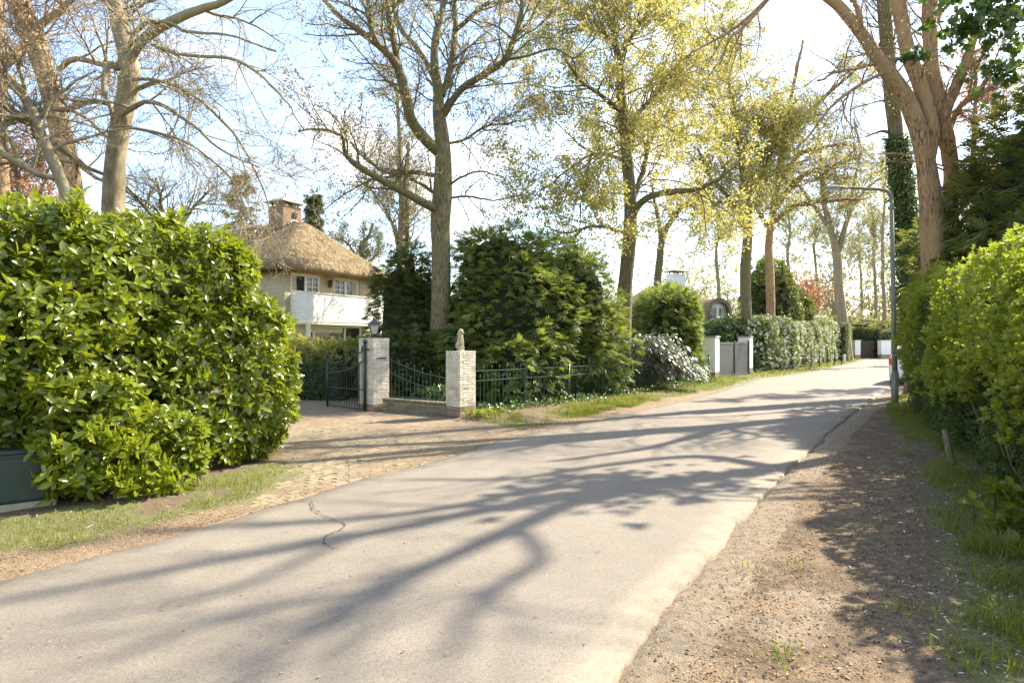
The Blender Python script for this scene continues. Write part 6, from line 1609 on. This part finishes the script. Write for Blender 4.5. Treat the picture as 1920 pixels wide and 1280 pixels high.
T('copper_maple', 'small copper red leafed tree far left', 'tree', 24, [[(45, 560, 6), (42, 450, 5), (45, 380, 4), (40, 330, 3), (35, 280, 2)], [(43, 420, 4), (80, 350, 3), (100, 310, 2)], [(42, 420, 4), (10, 350, 3), (-10, 310, 2)]],
  [(50, 1.4, 7), (300, .8, 5), (1400, .4, 4), .003], 'bark_oak', 'twig', ('maple', 9000, .085, .06), seed=74, t_low=.45)
shrub('holly', 'olive green bushy tree under the copper maple at far left', 'shrub', [((-15.3, 19.5, 2.6), (1.7, 1.4, 2.9), 0), ((-17.4, 20.5, 2.4), (1.6, 1.4, 2.6), 0), ((-13.2, 19.5, 1.8), (1.3, 1.2, 2.3), 0)], 'shrub', 'kite', L=.1, Wd=.05, n=4200, p=2.2, lump=.45, core=.6, seed=75, per=5)
for k, (px, Y, n, lab) in enumerate([(1830, 24, 7000, 'copper red leafed tree behind the dark yew at the right'), (1500, 62, 1300, 'copper red shrub tree far off left of the forked trunk')]):
    T('copper_tree', lab, 'tree', Y, [[(px, 640, 6), (px, 520, 6), (px - 3, 420 - (k == 0) * 120, 4), (px + 4, (565 if k else 120), 2)]] if k == 0 else [[(px, 640, 4), (px, 600, 3), (px + 3, 575, 2), (px, 555, 1.5)]],
      [(50, .06 * Y, 7), (300, .03 * Y, 5), (1400, .016 * Y, 4), .004], 'bark_oak', 'twig', ('maple', n, .0045 * Y, .0032 * Y), seed=80 + k, t_low=.3)
# far-off wood that closes the view
def woodland():
    rg = np.random.default_rng(90); P, Nn, tw, tr = [], [], [], []
    for i in range(150):
        a = math.radians(-58 + 116 * i / 149 + rg.normal(0, .5)); Dd = rg.uniform(86, 125); x, y = Dd * math.sin(a), Dd * math.cos(a); h = rg.uniform(8, 17); m = 210
        q = rg.normal(size=(m, 3)) * [2.6, 2.6, h * .26] + [x, y, h * .52]; q[:, 2] = np.abs(q[:, 2]); P.append(q); b = np.tile([x, y, 0.], (36, 1)); b[:, 2] = rg.uniform(0, h * .6, 36); e = q[:36]; tw.append(np.stack([b, (b + e) / 2 + rg.normal(0, .4, e.shape), e], 1))
    P = np.concatenate(P); n = len(P); a = rosettes(P, unit(rg.normal(size=(n, 3)) + [0, 0, .3]), 4, .42, .24, .3, 91, var=rg.random(n), big=False)
    o = stuff(link('distant_woodland', mesh_kites(a), M['far'])); tag(o, 'distant pale green and brown wood closing the view beyond the gardens', 'woodland')
    tb = MB(); V, Q = tubes(np.concatenate(tw), np.array([[.09, .05, .02]]) * np.ones((sum(len(t) for t in tw), 1)), 3); tb.add(V, [Q]); k = tb.build('bare_branches', M['twig_pale']); stuff(k); k.parent = o
woodland()
def mid_wood():
    for k, (px, Y, r, h, lab) in enumerate([(1640, 78, 4.5, 5.0, 'yellow green bushy mass left of the lamp post beyond the back hedge'), (1560, 72, 4.0, 4.6, 'olive bushy mass behind the clipped hedges'), (1700, 62, 4.0, 4.2, 'pale bushy mass behind the lamp post'), (1450, 58, 4.0, 3.8, 'low bushy mass behind the flowering hedge'), (1790, 40, 4.0, 4.0, 'bushy mass hidden mostly by the roadside hedge'), (1050, 40, 5.0, 2.6, 'bushy mass behind the cypress and the spring tree'), (760, 34, 3.5, 2.4, 'bushy mass behind the dark yew')]):
        x = (px - 960) / F * Y; shrub('garden_bush', lab, 'shrub', [((x, Y, h * .5), (r, 2.4, h * .55), .1), ((x + r * .6, Y + 2, h * .4), (r * .7, 2, h * .5), 0)], 'far' if k not in (5, 6) else 'shrub', 'kite', L=.0035 * Y, Wd=.002 * Y, n=2600, p=2.1, lump=.9, lf=.6, inward=.4, core=1.0, seed=700 + k * 9, per=5, twigs=80)
mid_wood()

# ------------------------------------------------------------------ ground cover
def scatter_xy(n, box, seed):
    rg = np.random.default_rng(seed); return rg.uniform(box[0], box[1], n), rg.uniform(box[2], box[3], n), rg
def z_at(X, Y, dl, dr, drv):
    Z = .022 * (fbm2(X, Y, .9, 4) - .5) * 2 + .012 * (fbm2(X, Y, 6, 6) - .5) * 2 + .015 + np.clip(np.maximum(dl, dr) / 1.5, 0, 1) * .05
    return np.where(drv & (dl > 0), .03, Z)
def grass():
    acc = []
    for box, n, hm, wd, thr, sd in (((-6.2, 3.0, 2.9, 14), 90000, .045, .0050, .35, 1), ((1.2, 9.5, 2.9, 17), 230000, .055, .0055, .33, 2), ((-1, 12, 12, 27), 60000, .075, .010, .35, 3), ((11, 30, 24, 52), 26000, .09, .03, .4, 4)):
        X, Y, rg = scatter_xy(n, box, sd); vis = (np.abs(X / Y) < .95); X, Y = X[vis], Y[vis]
        g, l, s, dl, dr, drv, dd = masks(X, Y); nz = fbm2(X, Y, 3.5, 21)
        ok = (g * (.05 + 1.75 * nz) > thr + .25 * rg.random(len(X))) & ((dl > .15) | (dr > .3)) & (np.maximum(dl, dr) < 5)
        X, Y, dl, dr, drv = X[ok], Y[ok], dl[ok], dr[ok], drv[ok]
        H = hm * rg.uniform(.4, 1.5, len(X)) * (1 + 1.3 * (noise2(X, Y, 1.7, 33) > .62)) * np.where((dr > 2.0), 1.5, 1)
        acc.append((np.stack([X, Y, z_at(X, Y, dl, dr, drv) - .004], 1), H, rg.uniform(.2, 1.1, len(X)), wd * rg.uniform(.7, 1.4, len(X)), np.clip(rg.random(len(X)) * .6 + nz[ok] * .4, 0, 1)))
    a = [np.concatenate([x[i] for x in acc]) for i in range(5)]; print('grass blades', len(a[0]))
    V, Fs, v = blades(*a); stuff(link('grass', mesh(V, Fs, var=v), M['grass']))
    # taller tufts on the right verge
    rg = np.random.default_rng(12); P, H = [], []
    for (px, py, n, h) in [(1850, 1050, 90, .24), (1900, 1060, 90, .26), (1880, 1110, 60, .2), (1790, 1010, 50, .16), (1760, 980, 40, .12), (1905, 990, 60, .2), (1470, 1255, 40, .09), (1690, 1160, 30, .1), (1830, 1190, 50, .14), (1900, 1200, 60, .17), (1500, 1075, 25, .06), (1405, 1080, 25, .06), (1740, 900, 60, .14), (1700, 860, 60, .12), (1770, 930, 50, .14), (1800, 1240, 40, .12), (1640, 1000, 20, .06)]:
        g = G(px, py); P.append(np.stack([g[0] + rg.normal(0, .07, n), g[1] + rg.normal(0, .06, n), np.full(n, .05)], 1)); H.append(h * rg.uniform(.5, 1.2, n))
    P, H = np.concatenate(P), np.concatenate(H); V, Fs, v = blades(P, H, rg.uniform(.4, 1.4, len(P)), rg.uniform(.004, .008, len(P)), rg.uniform(.3, 1, len(P)))
    stuff(link('tall_grass', mesh(V, Fs, var=v), M['grass']))
grass()
def litter():
    def flakes(name, mat, box, n, L, Wd, fn, seed, lift=.004):
        X, Y, rg = scatter_xy(n, box, seed); vis = np.abs(X / Y) < .95; X, Y = X[vis], Y[vis]; m = masks(X, Y); p = fn(X, Y, *m); ok = rg.random(len(X)) < p
        X, Y = X[ok], Y[ok]; dl, dr, drv = m[3][ok], m[4][ok], m[5][ok]; k = len(X); inside = (dl < 0) & (dr < 0)
        Z = np.where(inside, .052, z_at(X, Y, dl, dr, drv)) + lift; a = rg.random(k) * 6.283; D = np.stack([np.cos(a), np.sin(a), rg.normal(0, .25, k)], 1); N_ = unit(np.stack([rg.normal(0, .3, k), rg.normal(0, .3, k), np.ones(k)], 1)); s = rg.uniform(.5, 1.6, k)
        stuff(link(name, mesh_kites((np.stack([X, Y, Z], 1), D, N_, L * s, Wd * s, rg.random(k))), M[mat])); print(name, k)
    flakes('leaf_litter', 'litter', (-6.5, 9, 2.9, 17), 260000, .020, .009, lambda X, Y, g, l, s, dl, dr, drv, dd: np.clip(l * .9 * ((dl > -.15) | (dr > -.05)) + (.10 + .30 * ((dr > .3) & (dr < 3.2))) * (np.maximum(dl, dr) > 0) + .010 + .25 * (fbm2(X, Y, 2.3, 51) > .62) * (dd < 0), 0, 1) * np.clip(7 / Y, .25, 1), 31)
    flakes('dark_bark_bits', 'inner', (.4, 8, 2.9, 12), 60000, .020, .010, lambda X, Y, g, l, s, dl, dr, drv, dd: np.clip(dr / .5, 0, 1) * (dr < 4) * .35 * (.3 + noise2(X, Y, 2.2, 61)), 35, .005)
    flakes('wood_chips', 'chips', (.4, 8, 2.9, 12), 42000, .034, .008, lambda X, Y, g, l, s, dl, dr, drv, dd: np.clip((dr - .8) / 1.2, 0, 1) * .22, 32, .006)
    flakes('dry_twigs', 'chips', (-6, 3, 4, 14), 9000, .05, .006, lambda X, Y, g, l, s, dl, dr, drv, dd: ((dl > .1) & (dl < 3)) * .10, 33, .006)
    # gravel
    X, Y, rg = scatter_xy(62000, (.4, 6.5, 2.9, 9), 34); m = masks(X, Y); ok = (m[4] > .05) & (m[4] < 3) & (rg.random(len(X)) < .55) & (np.abs(X / Y) < .95); X, Y = X[ok], Y[ok]; k = len(X)
    r = rg.uniform(.0015, .0055, k) * (1 + 1.2 * (rg.random(k) > .97)); Z = z_at(X, Y, m[3][ok], m[4][ok], m[5][ok])
    c = np.stack([X, Y, Z + r * .3], 1); o6 = np.array([(1, 0, 0), (0, 1, 0), (-1, 0, 0), (0, -1, 0), (0, 0, .8)]); V = (c[:, None] + o6[None] * r[:, None, None] * rg.uniform(.6, 1.3, (k, 5, 1))).reshape(-1, 3)
    b = np.arange(k)[:, None] * 5; Fs = np.concatenate([b + np.array(t) for t in ((0, 1, 4), (1, 2, 4), (2, 3, 4), (3, 0, 4))]); stuff(link('gravel', mesh(V, [Fs], var=np.repeat(rg.random(k), 5)), M['pebble'])); print('gravel', k)
litter()
# creeping ivy and weeds at the fence foot
def fence_foot():
    rg = np.random.default_rng(44); P = []
    for a, b in zip(FP[:-1], FP[1:]):
        n = 420; t = rg.random(n)[:, None]; d = unit(b - a); nn = np.array([d[1], -d[0]]); q = a + (b - a) * t + nn * rg.normal(.12, .18, n)[:, None]; P.append(np.concatenate([q, np.abs(rg.normal(.06, .08, n))[:, None] + .04], 1))
    P = np.concatenate(P); a = rosettes(P, np.tile([.3, -.2, 1.], (len(P), 1)), 4, .06, .045, .5, 45, var=rg.random(len(P)), big=False)
    o = stuff(link('creeping_ivy', mesh_kites(a), M['ivy'])); tag(o, 'creeping ivy and weeds along the foot of the green iron fence', 'ivy')
fence_foot()
